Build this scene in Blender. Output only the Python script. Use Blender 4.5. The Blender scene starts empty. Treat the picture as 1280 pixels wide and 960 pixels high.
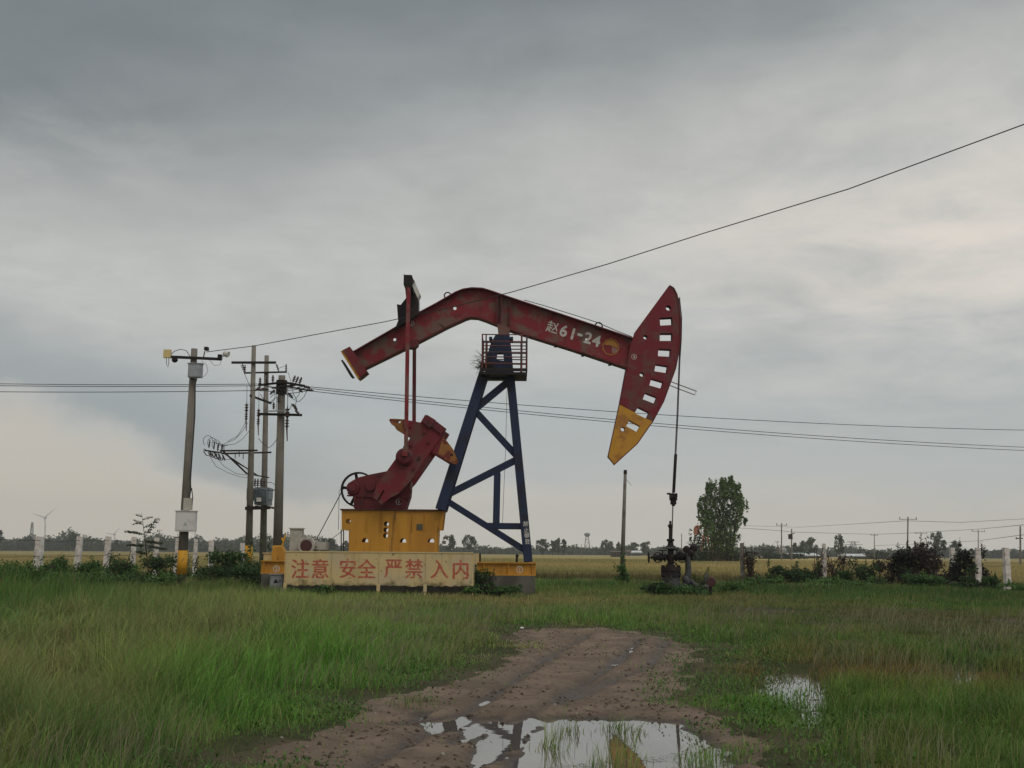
import bpy, math, random
import numpy as np
from mathutils import Vector, Matrix
from mathutils.geometry import tessellate_polygon

random.seed(7)
rng = np.random.default_rng(7)
SC = bpy.context.scene
COL = SC.collection
PI = math.pi

# ------------------------------------------------------------------ camera
CAM_H, PITCH, ROLL, F = 1.3, math.radians(8.0), math.radians(0.45), 1500.0
cam_d = bpy.data.cameras.new("camera")
cam = bpy.data.objects.new("camera", cam_d)
COL.objects.link(cam)
cam_d.sensor_width = 36.0
cam_d.lens = F / 1280.0 * 36.0
cam_d.clip_start, cam_d.clip_end = 0.1, 8000.0
CAM_R = Matrix.Rotation(PI / 2 + PITCH, 3, 'X') @ Matrix.Rotation(ROLL, 3, 'Z')
cam.matrix_world = Matrix.Translation((0, 0, CAM_H)) @ CAM_R.to_4x4()
SC.camera = cam

# ------------------------------------------------------------------ light and exposure
SUN_AZ, SUN_EL = math.radians(140), math.radians(56)     # azimuth clockwise from +Y (ahead)
sun_d = bpy.data.lights.new("sun", 'SUN')
sun_d.energy, sun_d.angle, sun_d.color = 1.35, math.radians(40), (1.0, 0.95, 0.88)
sun = bpy.data.objects.new("sun", sun_d)
COL.objects.link(sun)
sdir = Vector((math.sin(SUN_AZ) * math.cos(SUN_EL), math.cos(SUN_AZ) * math.cos(SUN_EL), math.sin(SUN_EL)))
sun.rotation_euler = (-sdir).to_track_quat('-Z', 'Y').to_euler()
sun.location = (0, 0, 60)
vs = SC.view_settings
vs.view_transform, vs.look, vs.exposure, vs.gamma, vs.use_curve_mapping = 'Standard', 'None', 0.0, 1.0, False
SC.cycles.use_denoising = True
SC.cycles.max_bounces = 6
SC.cycles.diffuse_bounces = 3
SC.cycles.transparent_max_bounces = 8
SC.cycles.volume_bounces = 2

world = bpy.data.worlds.new("World")
SC.world = world
world.use_nodes = True


class NT:
    """small node-tree helper"""
    def __init__(s, tree):
        s.t = tree
        tree.nodes.clear()

    def n(s, typ, **kw):
        nd = s.t.nodes.new(typ)
        for k, v in kw.items():
            if k.startswith('in_'):
                s._set(nd.inputs[int(k[3:])], v)
            elif isinstance(v, bpy.types.NodeSocket):
                s.t.links.new(v, nd.inputs[k])
            elif k in nd.inputs.keys() and not hasattr(nd, k):
                s._set(nd.inputs[k], v)
            else:
                setattr(nd, k, v)
        return nd

    def _set(s, sock, v):
        if isinstance(v, bpy.types.NodeSocket):
            s.t.links.new(v, sock)
        else:
            sock.default_value = v

    def math(s, op, a, b=None, c=None, clamp=False):
        nd = s.t.nodes.new('ShaderNodeMath')
        nd.operation, nd.use_clamp = op, clamp
        for i, v in enumerate((a, b, c)):
            if v is not None:
                s._set(nd.inputs[i], v)
        return nd.outputs[0]

    def smooth(s, v, lo, hi):
        nd = s.t.nodes.new('ShaderNodeMapRange')
        nd.interpolation_type = 'SMOOTHSTEP'
        s._set(nd.inputs[0], v)
        nd.inputs[1].default_value, nd.inputs[2].default_value = lo, hi
        return nd.outputs[0]

    def mix(s, fac, a, b, blend='MIX'):
        nd = s.t.nodes.new('ShaderNodeMix')
        nd.data_type, nd.blend_type = 'RGBA', blend
        s._set(nd.inputs[0], fac)
        for i, v in ((6, a), (7, b)):
            if isinstance(v, (tuple, list)):
                v = tuple(v) + ((1.0,) if len(v) == 3 else ())
            s._set(nd.inputs[i], v)
        return nd.outputs[2]

    def noise(s, vec, scale, detail=4.0, rough=0.55, dist=0.0):
        nd = s.t.nodes.new('ShaderNodeTexNoise')
        if vec is not None:
            s.t.links.new(vec, nd.inputs['Vector'])
        nd.inputs['Scale'].default_value = scale
        nd.inputs['Detail'].default_value = detail
        nd.inputs['Roughness'].default_value = rough
        nd.inputs['Distortion'].default_value = dist
        return nd.outputs[0]


def lin(r, g, b):
    return tuple((c / 255 / 12.92) if c / 255 <= 0.04045 else ((c / 255 + 0.055) / 1.055) ** 2.4 for c in (r, g, b))


def make_sky():
    k = NT(world.node_tree)
    tc = k.n('ShaderNodeTexCoord').outputs['Generated']
    sp = k.n('ShaderNodeSeparateXYZ', Vector=tc)
    x, y, z = sp.outputs
    zc = k.math('MAXIMUM', z, 0.0)
    den = k.math('ADD', zc, 0.13)
    u, v = k.math('DIVIDE', x, den), k.math('DIVIDE', y, den)
    pl = k.n('ShaderNodeCombineXYZ', X=u, Y=v, Z=0.0).outputs[0]
    az = k.math('ARCTAN2', x, y)
    n1 = k.noise(pl, 0.75, 6, 0.55, 0.6)
    n2 = k.noise(pl, 2.3, 7, 0.6, 0.4)
    st = k.n('ShaderNodeMapping', Scale=(1.0, 1.0, 4.5), Vector=tc).outputs[0]
    n3 = k.noise(st, 4.0, 5, 0.55, 0.5)
    # height in the sky, bent by the cloud noise
    w = k.math('ADD', zc, k.math('MULTIPLY', k.math('SUBTRACT', n3, 0.5), 0.11))
    w = k.math('ADD', w, k.math('MULTIPLY', k.math('SUBTRACT', n1, 0.5), 0.10))
    # cloud deck hangs lower on the left
    w = k.math('SUBTRACT', w, k.math('MULTIPLY', k.math('MULTIPLY', az, 0.22), k.smooth(zc, 0.08, 0.3)), None)
    w2 = k.math('ADD', k.math('MULTIPLY', k.math('SUBTRACT', w, zc), 0.55), zc)
    rp = k.n('ShaderNodeValToRGB', Fac=w2)
    cr = rp.color_ramp
    stops = [(0.0, (201, 196, 187)), (0.040, (198, 194, 187)), (0.068, (183, 186, 185)), (0.12, (175, 181, 182)),
             (0.18, (191, 192, 189)), (0.27, (190, 191, 188)), (0.335, (177, 179, 177)), (0.385, (148, 153, 154)), (0.44, (127, 133, 136)),
             (0.52, (122, 129, 133)), (0.75, (160, 165, 168)), (1.0, (175, 178, 182))]
    while len(cr.elements) < len(stops):
        cr.elements.new(0.5)
    for e, (p, c) in zip(cr.elements, stops):
        e.position, e.color = p, lin(*c) + (1,)
    c = rp.outputs[0]
    # soft mottling of the deck
    mot = k.math('ADD', 0.80, k.math('MULTIPLY', n2, 0.40))
    mot = k.math('ADD', k.math('MULTIPLY', k.math('SUBTRACT', mot, 1.0), k.smooth(zc, 0.02, 0.2)), 1.0)
    mc = k.n('ShaderNodeCombineXYZ', X=mot, Y=mot, Z=mot).outputs[0]
    c = k.mix(1.0, c, mc, 'MULTIPLY')
    n6 = k.noise(pl, 7.0, 9, 0.62, 0.5)
    fm = k.math('ADD', 1.0, k.math('MULTIPLY', k.math('MULTIPLY', k.math('SUBTRACT', n6, 0.5), 0.24), k.smooth(zc, 0.05, 0.2)))
    c = k.mix(1.0, c, k.n('ShaderNodeCombineXYZ', X=fm, Y=fm, Z=fm).outputs[0], 'MULTIPLY')
    # heavier cloud at the upper left
    da = k.math('DIVIDE', k.math('ADD', az, 0.37), 0.17)
    de = k.math('DIVIDE', k.math('SUBTRACT', zc, 0.335), 0.062)
    g = k.math('ADD', k.math('MULTIPLY', da, da), k.math('MULTIPLY', de, de))
    g = k.math('POWER', 2.718, k.math('MULTIPLY', g, -1.0))
    g = k.math('MULTIPLY', g, k.smooth(k.math('ADD', n2, n1), 0.7, 1.15))
    c = k.mix(k.math('MULTIPLY', g, 0.8, None, True), c, lin(112, 119, 123))
    # thin bright place in the deck on the right
    da = k.math('DIVIDE', k.math('SUBTRACT', az, 0.38), 0.26)
    de = k.math('DIVIDE', k.math('SUBTRACT', zc, 0.245), 0.095)
    g = k.math('ADD', k.math('MULTIPLY', da, da), k.math('MULTIPLY', de, de))
    g = k.math('POWER', 2.718, k.math('MULTIPLY', g, -1.0))
    g = k.math('MULTIPLY', g, k.smooth(k.math('ADD', n2, k.math('MULTIPLY', n3, 0.7)), 0.55, 1.15))
    c = k.mix(k.math('MULTIPLY', g, 1.15, None, True), c, lin(226, 218, 208))
    # clear pale strip low on the left under the cloud edge
    n4 = k.noise(tc, 10.0, 5, 0.6, 0.4)
    edge = k.math('ADD', 0.062, k.math('MULTIPLY', k.math('SUBTRACT', -0.242, az), 0.36))
    edge = k.math('ADD', edge, k.math('MULTIPLY', k.math('SUBTRACT', n3, 0.5), 0.05))
    edge = k.math('ADD', edge, k.math('MULTIPLY', k.math('SUBTRACT', n4, 0.5), 0.075))
    ed = k.math('SUBTRACT', edge, zc)
    wst = k.smooth(k.math('MULTIPLY', az, -1.0), 0.04, 0.24)
    above = k.math('MULTIPLY', k.smooth(ed, -0.10, -0.02), k.math('SUBTRACT', 1.0, k.smooth(ed, -0.012, 0.012)))
    c = k.mix(k.math('MULTIPLY', k.math('MULTIPLY', above, wst), 0.65), c, lin(147, 154, 157))
    lf = k.math('MULTIPLY', k.smooth(ed, -0.016, 0.036), wst)
    c = k.mix(k.math('MULTIPLY', lf, 0.85), c, lin(198, 190, 178))
    sky = k.n('ShaderNodeTexSky', sky_type='NISHITA', sun_disc=False)
    sky.sun_elevation, sky.sun_rotation = SUN_EL, SUN_AZ
    c10 = k.mix(1.0, c, (10.0, 10.0, 10.0), 'MULTIPLY')
    c = k.mix(0.96, sky.outputs[0], c10)
    bg = k.n('ShaderNodeBackground', Color=c, Strength=0.1)
    k.n('ShaderNodeOutputWorld', Surface=bg.outputs[0])


make_sky()


# ------------------------------------------------------------------ geometry helpers
def ray(px, py):
    d = CAM_R @ Vector(((px - 640) / F, (480 - py) / F, -1.0))
    return d


def W(px, py, Y):
    """world point on the sight line of a photo pixel at Y metres ahead"""
    d = ray(px, py)
    t = Y / d.y
    return Vector((d.x * t, Y, CAM_H + d.z * t))


def G(px, py, z=0.0):
    d = ray(px, py)
    t = (z - CAM_H) / d.z
    return Vector((d.x * t, d.y * t, z))


def XZ(pts, Y):
    out = []
    for p in pts:
        w = W(p[0], p[1], Y)
        out.append((w.x, w.z))
    return out


def tag(o, label=None, cat=None, group=None, kind=None):
    if label: o['label'] = label
    if cat: o['category'] = cat
    if group: o['group'] = group
    if kind: o['kind'] = kind
    return o


def empty(name, loc, label, cat, group=None):
    o = bpy.data.objects.new(name, None)
    o.empty_display_size = 0.2
    COL.objects.link(o)
    o.location = loc
    return tag(o, label, cat, group)


def wloc(o):
    v = Vector((0, 0, 0))
    while o is not None:
        v = v + o.location
        o = o.parent
    return v


class MB:
    def __init__(s):
        s.v, s.f = [], []

    def add(s, verts, faces):
        b = len(s.v)
        s.v.extend(Vector(p) for p in verts)
        s.f.extend([tuple(b + i for i in f) for f in faces])
        return s

    def box(s, x0, x1, y0, y1, z0, z1):
        vs_ = [(x, y, z) for z in (z0, z1) for y in (y0, y1) for x in (x0, x1)]
        return s.add(vs_, [(0, 2, 3, 1), (4, 5, 7, 6), (0, 1, 5, 4), (2, 6, 7, 3), (0, 4, 6, 2), (1, 3, 7, 5)])

    def bar(s, p, q, w, h, up=(0, 1, 0)):
        """rectangular bar from p to q: w across, h along `up`"""
        p, q = Vector(p), Vector(q)
        d = (q - p).normalized()
        u = Vector(up)
        u = (u - d * u.dot(d)).normalized()
        r = d.cross(u)
        vs_ = []
        for c in (p, q):
            for a, b in ((-1, -1), (1, -1), (1, 1), (-1, 1)):
                vs_.append(c + r * (a * w / 2) + u * (b * h / 2))
        return s.add(vs_, [(0, 1, 2, 3), (7, 6, 5, 4), (0, 4, 5, 1), (1, 5, 6, 2), (2, 6, 7, 3), (3, 7, 4, 0)])

    def tube(s, pts, r, n=8, cap=True, closed=False):
        pts = [Vector(p) for p in pts]
        m = len(pts)
        rs = r if isinstance(r, (list, tuple)) else [r] * m
        base = len(s.v)
        prev = None
        for i, p in enumerate(pts):
            if closed:
                d = (pts[(i + 1) % m] - pts[i - 1])
            else:
                d = (pts[min(i + 1, m - 1)] - pts[max(i - 1, 0)])
            d.normalize()
            if prev is None:
                a = Vector((0, 0, 1)) if abs(d.z) < 0.9 else Vector((1, 0, 0))
            else:
                a = prev
            a = (a - d * a.dot(d))
            if a.length < 1e-6:
                a = d.orthogonal()
            a.normalize()
            prev = a
            b = d.cross(a)
            for k in range(n):
                t = 2 * PI * k / n
                s.v.append(p + (a * math.cos(t) + b * math.sin(t)) * rs[i])
        rng_ = range(m if closed else m - 1)
        for i in rng_:
            j = (i + 1) % m
            for k in range(n):
                k2 = (k + 1) % n
                s.f.append((base + i * n + k, base + i * n + k2, base + j * n + k2, base + j * n + k))
        if cap and not closed:
            s.f.append(tuple(base + k for k in reversed(range(n))))
            s.f.append(tuple(base + (m - 1) * n + k for k in range(n)))
        return s

    def lathe(s, c, axis, prof, n=20):
        """prof: list of (offset along axis, radius)"""
        c, ax = Vector(c), Vector(axis).normalized()
        return s.tube2([c + ax * o for o, _ in prof], ax, [r for _, r in prof], n)

    def tube2(s, pts, ax, rs, n):
        a = ax.orthogonal().normalized()
        b = ax.cross(a)
        base = len(s.v)
        for p, r in zip(pts, rs):
            for k in range(n):
                t = 2 * PI * k / n
                s.v.append(p + (a * math.cos(t) + b * math.sin(t)) * r)
        for i in range(len(pts) - 1):
            for k in range(n):
                k2 = (k + 1) % n
                s.f.append((base + i * n + k, base + i * n + k2, base + (i + 1) * n + k2, base + (i + 1) * n + k))
        s.f.append(tuple(base + k for k in reversed(range(n))))
        s.f.append(tuple(base + (len(pts) - 1) * n + k for k in range(n)))
        return s

    def plate(s, outer, y0, y1, holes=()):
        """closed outline in XZ (with holes) given thickness from y0 to y1"""
        loops = [list(outer)] + [list(h) for h in holes]
        tris = tessellate_polygon([[Vector((p[0], p[1], 0)) for p in lp] for lp in loops])
        flat = [p for lp in loops for p in lp]
        n = len(flat)
        base = len(s.v)
        for yy in (y0, y1):
            for p in flat:
                s.v.append(Vector((p[0], yy, p[1])))
        for t in tris:
            a, b, c = (flat[i] for i in t)
            ccw = (b[0] - a[0]) * (c[1] - a[1]) - (b[1] - a[1]) * (c[0] - a[0]) > 0
            t = tuple(t) if ccw else tuple(reversed(t))
            s.f.append(tuple(base + i for i in t))
            s.f.append(tuple(base + n + i for i in reversed(t)))
        o = 0
        for lp in loops:
            m = len(lp)
            for i in range(m):
                j = (i + 1) % m
                s.f.append((base + o + i, base + n + o + i, base + n + o + j, base + o + j))
            o += m
        return s

    def pieces(s):
        """the loose pieces of this builder; pieces that touch stay together"""
        up = list(range(len(s.v)))

        def root(i):
            while up[i] != i:
                up[i] = up[up[i]]
                i = up[i]
            return i
        for f in s.f:
            for i in f[1:]:
                up[root(f[0])] = root(i)
        grp = {}
        for i in range(len(s.v)):
            grp.setdefault(root(i), []).append(i)
        bbs = []
        for g in grp.values():
            lo = [min(s.v[i][k] for i in g) - .004 for k in range(3)]
            hi = [max(s.v[i][k] for i in g) + .004 for k in range(3)]
            bbs.append([lo, hi, set(g)])
        again = True
        while again:
            again = False
            for a in range(len(bbs)):
                for b in range(len(bbs) - 1, a, -1):
                    if all(bbs[a][0][k] <= bbs[b][1][k] and bbs[b][0][k] <= bbs[a][1][k] for k in range(3)):
                        bbs[a][0] = [min(bbs[a][0][k], bbs[b][0][k]) for k in range(3)]
                        bbs[a][1] = [max(bbs[a][1][k], bbs[b][1][k]) for k in range(3)]
                        bbs[a][2] |= bbs[b][2]
                        bbs.pop(b)
                        again = True
        out = []
        for lo, hi, g in bbs:
            mp = {}
            m = MB()
            for i in sorted(g):
                mp[i] = len(m.v)
                m.v.append(s.v[i])
            m.f = [tuple(mp[i] for i in f) for f in s.f if f[0] in g]
            out.append(m)
        return out

    def each(s, name, mat, parent=None, smooth=False):
        return [m.build(name, mat, parent, smooth) for m in s.pieces()]

    def build(s, name, mat, parent=None, smooth=False):
        me = bpy.data.meshes.new(name)
        org = wloc(parent) if parent is not None else Vector((0, 0, 0))
        if parent is None and s.v:
            xs = [v.x for v in s.v]; ys = [v.y for v in s.v]; zs = [v.z for v in s.v]
            org = Vector(((min(xs) + max(xs)) / 2, (min(ys) + max(ys)) / 2, min(zs)))
        me.from_pydata([tuple(v - org) for v in s.v], [], s.f)
        bm_fix(me)
        if smooth:
            me.polygons.foreach_set('use_smooth', [len(p.vertices) <= 4 for p in me.polygons])
        me.materials.append(mat)
        o = bpy.data.objects.new(name, me)
        COL.objects.link(o)
        if parent is not None:
            o.parent = parent
        else:
            o.location = org
        return o


def bm_fix(me):
    import bmesh
    bm = bmesh.new()
    bm.from_mesh(me)
    bmesh.ops.recalc_face_normals(bm, faces=bm.faces)
    bm.to_mesh(me)
    bm.free()


def children(o):
    return [c for c in bpy.data.objects if c.parent == o]


def copy_tree(o, loc=None, parent=None):
    c = o.copy()
    COL.objects.link(c)
    if parent is not None:
        c.parent = parent
    if loc is not None:
        c.location = loc
    for ch in children(o):
        copy_tree(ch, None, c)
    return c


def circ(cx, cy, r, n=14, sy=1.0):
    return [(cx + r * math.cos(2 * PI * k / n), cy + r * sy * math.sin(2 * PI * k / n)) for k in range(n)]


def rrect(cx, cy, w, h, ang):
    a = math.radians(ang)
    return [(cx + x * math.cos(a) - y * math.sin(a), cy + x * math.sin(a) + y * math.cos(a))
            for x, y in ((-w / 2, -h / 2), (w / 2, -h / 2), (w / 2, h / 2), (-w / 2, h / 2))]


def npmesh(name, V, faces, mat, col=None, parent=None, smooth=False):
    """V (n,3); faces: list of int arrays (m,3) or (m,4); col (n,3) plant colours"""
    me = bpy.data.meshes.new(name)
    V = np.asarray(V, dtype=np.float32)
    org = np.array(wloc(parent) if parent is not None else (0, 0, 0), dtype=np.float32)
    me.vertices.add(len(V))
    me.vertices.foreach_set('co', (V - org).ravel())
    faces = [f for f in faces if len(f)]
    tot = np.concatenate([np.full(len(f), f.shape[1], dtype=np.int32) for f in faces])
    idx = np.concatenate([np.asarray(f, dtype=np.int32).ravel() for f in faces])
    start = np.concatenate([[0], np.cumsum(tot)[:-1]]).astype(np.int32)
    me.loops.add(len(idx))
    me.loops.foreach_set('vertex_index', idx)
    me.polygons.add(len(tot))
    me.polygons.foreach_set('loop_start', start)
    me.polygons.foreach_set('loop_total', tot)
    if smooth:
        me.polygons.foreach_set('use_smooth', np.ones(len(tot), dtype=bool))
    if col is not None:
        a = me.color_attributes.new('tint', 'FLOAT_COLOR', 'POINT')
        c4 = np.ones((len(V), 4), dtype=np.float32)
        c4[:, :3] = col
        a.data.foreach_set('color', c4.ravel())
    me.update(calc_edges=True)
    me.materials.append(mat)
    o = bpy.data.objects.new(name, me)
    COL.objects.link(o)
    if parent is not None:
        o.parent = parent
    return o


# value noise on numpy arrays
_perm = rng.random((256, 256)).astype(np.float32)


def vnoise(x, y):
    xi, yi = np.floor(x).astype(int), np.floor(y).astype(int)
    fx, fy = x - xi, y - yi
    fx, fy = fx * fx * (3 - 2 * fx), fy * fy * (3 - 2 * fy)
    g = lambda a, b: _perm[a & 255, b & 255]
    return (g(xi, yi) * (1 - fx) + g(xi + 1, yi) * fx) * (1 - fy) + (g(xi, yi + 1) * (1 - fx) + g(xi + 1, yi + 1) * fx) * fy


def fbm(x, y, o=4):
    s, a, t = 0, 0.5, 0
    for i in range(o):
        s = s + a * vnoise(x * 2 ** i + 17.3 * i, y * 2 ** i + 5.1 * i)
        t += a
        a *= 0.5
    return s / t


def sdist(P, poly):
    """signed distance of points (n,2) to a closed polygon, negative inside"""
    P = np.asarray(P, dtype=np.float64)
    d = np.full(len(P), 1e9)
    ins = np.zeros(len(P), dtype=bool)
    m = len(poly)
    for i in range(m):
        a, b = np.array(poly[i]), np.array(poly[(i + 1) % m])
        e = b - a
        t = np.clip(((P - a) @ e) / (e @ e), 0, 1)
        q = a + t[:, None] * e
        d = np.minimum(d, np.hypot(*(P - q).T))
        c = (a[1] > P[:, 1]) != (b[1] > P[:, 1])
        with np.errstate(divide='ignore', invalid='ignore'):
            xx = (b[0] - a[0]) * (P[:, 1] - a[1]) / (b[1] - a[1]) + a[0]
        ins ^= c & (P[:, 0] < xx)
    return np.where(ins, -d, d)


def ldist(P, line):
    d = np.full(len(P), 1e9)
    for i in range(len(line) - 1):
        a, b = np.array(line[i]), np.array(line[i + 1])
        e = b - a
        t = np.clip(((P - a) @ e) / (e @ e), 0, 1)
        d = np.minimum(d, np.hypot(*(P - (a + t[:, None] * e)).T))
    return d


def sstep(x, a, b):
    t = np.clip((x - a) / (b - a), 0, 1)
    return t * t * (3 - 2 * t)


# ------------------------------------------------------------------ materials
def mat(name, c1, rough=0.6, c2=None, scale=3.0, lo=0.45, hi=0.65, c3=None, s3=1.0, lo3=0.6, hi3=0.75,
        metallic=0.0, bump=0.0, bscale=30.0, streak=False, spec=0.5, runs=0.0):
    m = bpy.data.materials.new(name)
    m.use_nodes = True
    k = NT(m.node_tree)
    tc = k.n('ShaderNodeTexCoord').outputs['Object']
    v = tc
    if streak:
        v = k.n('ShaderNodeMapping', Scale=(1.0, 1.0, 0.16), Vector=tc).outputs[0]
    col = k.n('ShaderNodeRGB')
    col.outputs[0].default_value = tuple(c1) + (1,)
    c = col.outputs[0]
    if c2 is not None:
        c = k.mix(k.smooth(k.noise(v, scale, 6, 0.6, 0.3), lo, hi), c, c2)
    if c3 is not None:
        c = k.mix(k.smooth(k.noise(v, s3, 8, 0.65, 0.6), lo3, hi3), c, c3)
    if runs:
        rv = k.n('ShaderNodeMapping', Scale=(1.0, 1.0, 0.07), Vector=tc).outputs[0]
        rf = k.math('MULTIPLY', k.smooth(k.noise(rv, 5.5, 5, 0.6), 0.56, 0.72), k.smooth(k.noise(tc, 1.3, 4, 0.6), 0.42, 0.60))
        c = k.mix(k.math('MULTIPLY', rf, runs), c, (0.052, 0.028, 0.018))
    fine = k.math('ADD', 0.86, k.math('MULTIPLY', k.noise(tc, 45.0, 3, 0.6), 0.28))
    fc = k.n('ShaderNodeCombineXYZ', X=fine, Y=fine, Z=fine).outputs[0]
    c = k.mix(1.0, c, fc, 'MULTIPLY')
    b = k.n('ShaderNodeBsdfPrincipled', Roughness=rough, Metallic=metallic)
    k.t.links.new(c, b.inputs['Base Color'])
    b.inputs['Specular IOR Level'].default_value = spec
    if bump:
        bp = k.n('ShaderNodeBump', Strength=bump, Distance=0.02, Height=k.noise(tc, bscale, 5, 0.6))
        k.t.links.new(bp.outputs[0], b.inputs['Normal'])
    k.n('ShaderNodeOutputMaterial', Surface=b.outputs[0])
    return m


def leafmat(name, trans=0.3, rough=0.55, spec=0.25):
    m = bpy.data.materials.new(name)
    m.use_nodes = True
    k = NT(m.node_tree)
    c = k.n('ShaderNodeVertexColor', layer_name='tint').outputs[0]
    b = k.n('ShaderNodeBsdfPrincipled', Roughness=rough)
    b.inputs['Specular IOR Level'].default_value = spec
    k.t.links.new(c, b.inputs['Base Color'])
    t = k.n('ShaderNodeBsdfTranslucent')
    k.t.links.new(c, t.inputs[0])
    mx = k.n('ShaderNodeMixShader', in_0=trans, in_1=b.outputs[0], in_2=t.outputs[0])
    k.n('ShaderNodeOutputMaterial', Surface=mx.outputs[0])
    return m


M = {}
M['red'] = mat('worn_red_paint', (0.205, 0.019, 0.028), 0.66, (0.150, 0.088, 0.070), 1.5, 0.44, 0.60, (0.055, 0.018, 0.016), 2.6, 0.56, 0.70, bump=0.15, spec=0.3, runs=0.55)
M['red_head'] = mat('red_paint', (0.160, 0.015, 0.024), 0.66, (0.120, 0.050, 0.044), 2.0, 0.46, 0.64, (0.07, 0.02, 0.018), 5.0, 0.64, 0.74, bump=0.12, spec=0.3, runs=0.6)
M['dark_red'] = mat('greasy_red_paint', (0.120, 0.012, 0.019), 0.6, (0.042, 0.014, 0.014), 2.8, 0.5, 0.68, bump=0.2, spec=0.35)
M['navy'] = mat('navy_paint', (0.010, 0.020, 0.058), 0.7, (0.009, 0.013, 0.026), 2.2, 0.45, 0.65, (0.07, 0.045, 0.035), 6.0, 0.68, 0.76, bump=0.1, spec=0.35)
M['yellow'] = mat('ochre_yellow_paint', (0.50, 0.25, 0.030), 0.6, (0.40, 0.19, 0.025), 2.0, 0.45, 0.65, (0.14, 0.075, 0.025), 3.2, 0.58, 0.72, streak=True, bump=0.1, spec=0.3, runs=0.75)
M['tip_yellow'] = mat('faded_yellow_paint', (0.50, 0.25, 0.03), 0.6, (0.34, 0.15, 0.035), 2.6, 0.48, 0.66, spec=0.3, runs=0.6)
M['wing_tip'] = mat('orange_striped_paint', (0.27, 0.115, 0.03), 0.6, (0.15, 0.025, 0.02), 5.0, 0.47, 0.56, spec=0.3)
M['pale_yellow'] = mat('pale_yellow_paint', (0.56, 0.43, 0.20), 0.7, (0.50, 0.41, 0.24), 1.6, 0.45, 0.6, (0.09, 0.075, 0.05), 4.0, 0.64, 0.69, bump=0.1, spec=0.25)
M['letter_red'] = mat('faded_red_letter_paint', (0.40, 0.095, 0.065), 0.75, (0.50, 0.24, 0.12), 9.0, 0.48, 0.66, spec=0.2)
M['letter_white'] = mat('faded_white_letter_paint', (0.55, 0.54, 0.52), 0.75, (0.30, 0.16, 0.15), 14.0, 0.56, 0.7, spec=0.2)
M['emblem_gold'] = mat('gold_emblem_paint', (0.40, 0.20, 0.05), 0.7, spec=0.2)
M['emblem_white'] = mat('pale_emblem_paint', (0.50, 0.40, 0.34), 0.7, spec=0.2)
M['black'] = mat('greasy_black_steel', (0.016, 0.014, 0.014), 0.6, (0.035, 0.022, 0.020), 4.0, spec=0.2)
M['rust'] = mat('rusty_steel', (0.10, 0.045, 0.03), 0.8, (0.05, 0.03, 0.025), 4.0, spec=0.25)
M['rail'] = mat('faded_rail_paint', (0.16, 0.05, 0.045), 0.7, (0.06, 0.05, 0.05), 3.0, spec=0.25)
M['steel'] = mat('weathered_steel', (0.13, 0.13, 0.13), 0.5, (0.08, 0.07, 0.06), 5.0, metallic=0.4)
M['plate'] = mat('pale_sky_gleam', (0.55, 0.54, 0.50), 0.5, (0.35, 0.33, 0.30), 8.0)  # pale colour imitating bright sky at the equalizer, not bare metal
M['concrete'] = mat('grey_concrete', (0.125, 0.118, 0.10), 0.9, (0.07, 0.066, 0.055), 2.0, 0.4, 0.65, (0.06, 0.06, 0.045), 4.0, 0.6, 0.75, bump=0.3, spec=0.2)
M['pole'] = mat('weathered_concrete_pole', (0.190, 0.175, 0.150), 0.9, (0.150, 0.137, 0.116), 1.2, 0.42, 0.62, bump=0.15, spec=0.2)
M['post'] = mat('whitewashed_concrete', (0.68, 0.65, 0.61), 0.9, (0.42, 0.37, 0.34), 3.0, 0.45, 0.65, (0.30, 0.13, 0.11), 2.2, 0.56, 0.70, bump=0.2, spec=0.2, runs=0.7)
M['grey_post'] = mat('bare_concrete_post', (0.20, 0.18, 0.16), 0.9, (0.12, 0.10, 0.09), 3.0, bump=0.2, spec=0.2)
M['band'] = mat('yellow_band_paint', (0.60, 0.30, 0.02), 0.65, (0.36, 0.20, 0.03), 5.0, 0.5, 0.68, spec=0.3)
M['white'] = mat('white_enamel', (0.62, 0.61, 0.60), 0.5, (0.52, 0.50, 0.47), 2.5, 0.5, 0.7, spec=0.4)
M['dirty_white'] = mat('dirty_white_paint', (0.42, 0.40, 0.35), 0.7, (0.26, 0.24, 0.20), 3.0, 0.45, 0.65)
M['box_grey'] = mat('grey_box_paint', (0.30, 0.33, 0.36), 0.55, (0.22, 0.24, 0.26), 3.0)
M['cabinet'] = mat('grey_cabinet_paint', (0.24, 0.25, 0.26), 0.6, (0.16, 0.16, 0.16), 4.0)
M['transformer'] = mat('blue_grey_transformer_paint', (0.16, 0.20, 0.22), 0.6, (0.11, 0.13, 0.14), 3.0)
M['wire'] = mat('black_wire', (0.02, 0.02, 0.022), 0.6)
M['wire_far'] = mat('grey_wire', (0.05, 0.05, 0.055), 0.6)
M['ceramic'] = mat('brown_glazed_insulator', (0.05, 0.03, 0.025), 0.3)
M['lens'] = mat('black_lens_glass', (0.01, 0.01, 0.012), 0.1)
M['lamp_yellow'] = mat('cream_yellow_plastic', (0.62, 0.48, 0.22), 0.5)
M['bark'] = mat('grey_brown_bark', (0.07, 0.055, 0.042), 0.9, (0.035, 0.028, 0.022), 6.0, bump=0.4, spec=0.1)
M['twig'] = mat('dry_twig_bark', (0.06, 0.042, 0.03), 0.9, spec=0.1)
M['orange'] = mat('orange_paint', (0.30, 0.095, 0.055), 0.6, (0.24, 0.075, 0.045), 2.0)
M['roof_white'] = mat('pale_sheet_roof', (0.62, 0.64, 0.66), 0.6, (0.45, 0.46, 0.48), 0.6)
M['wall_far'] = mat('pale_render_wall', (0.35, 0.34, 0.32), 0.9, (0.26, 0.25, 0.23), 0.6)
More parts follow.
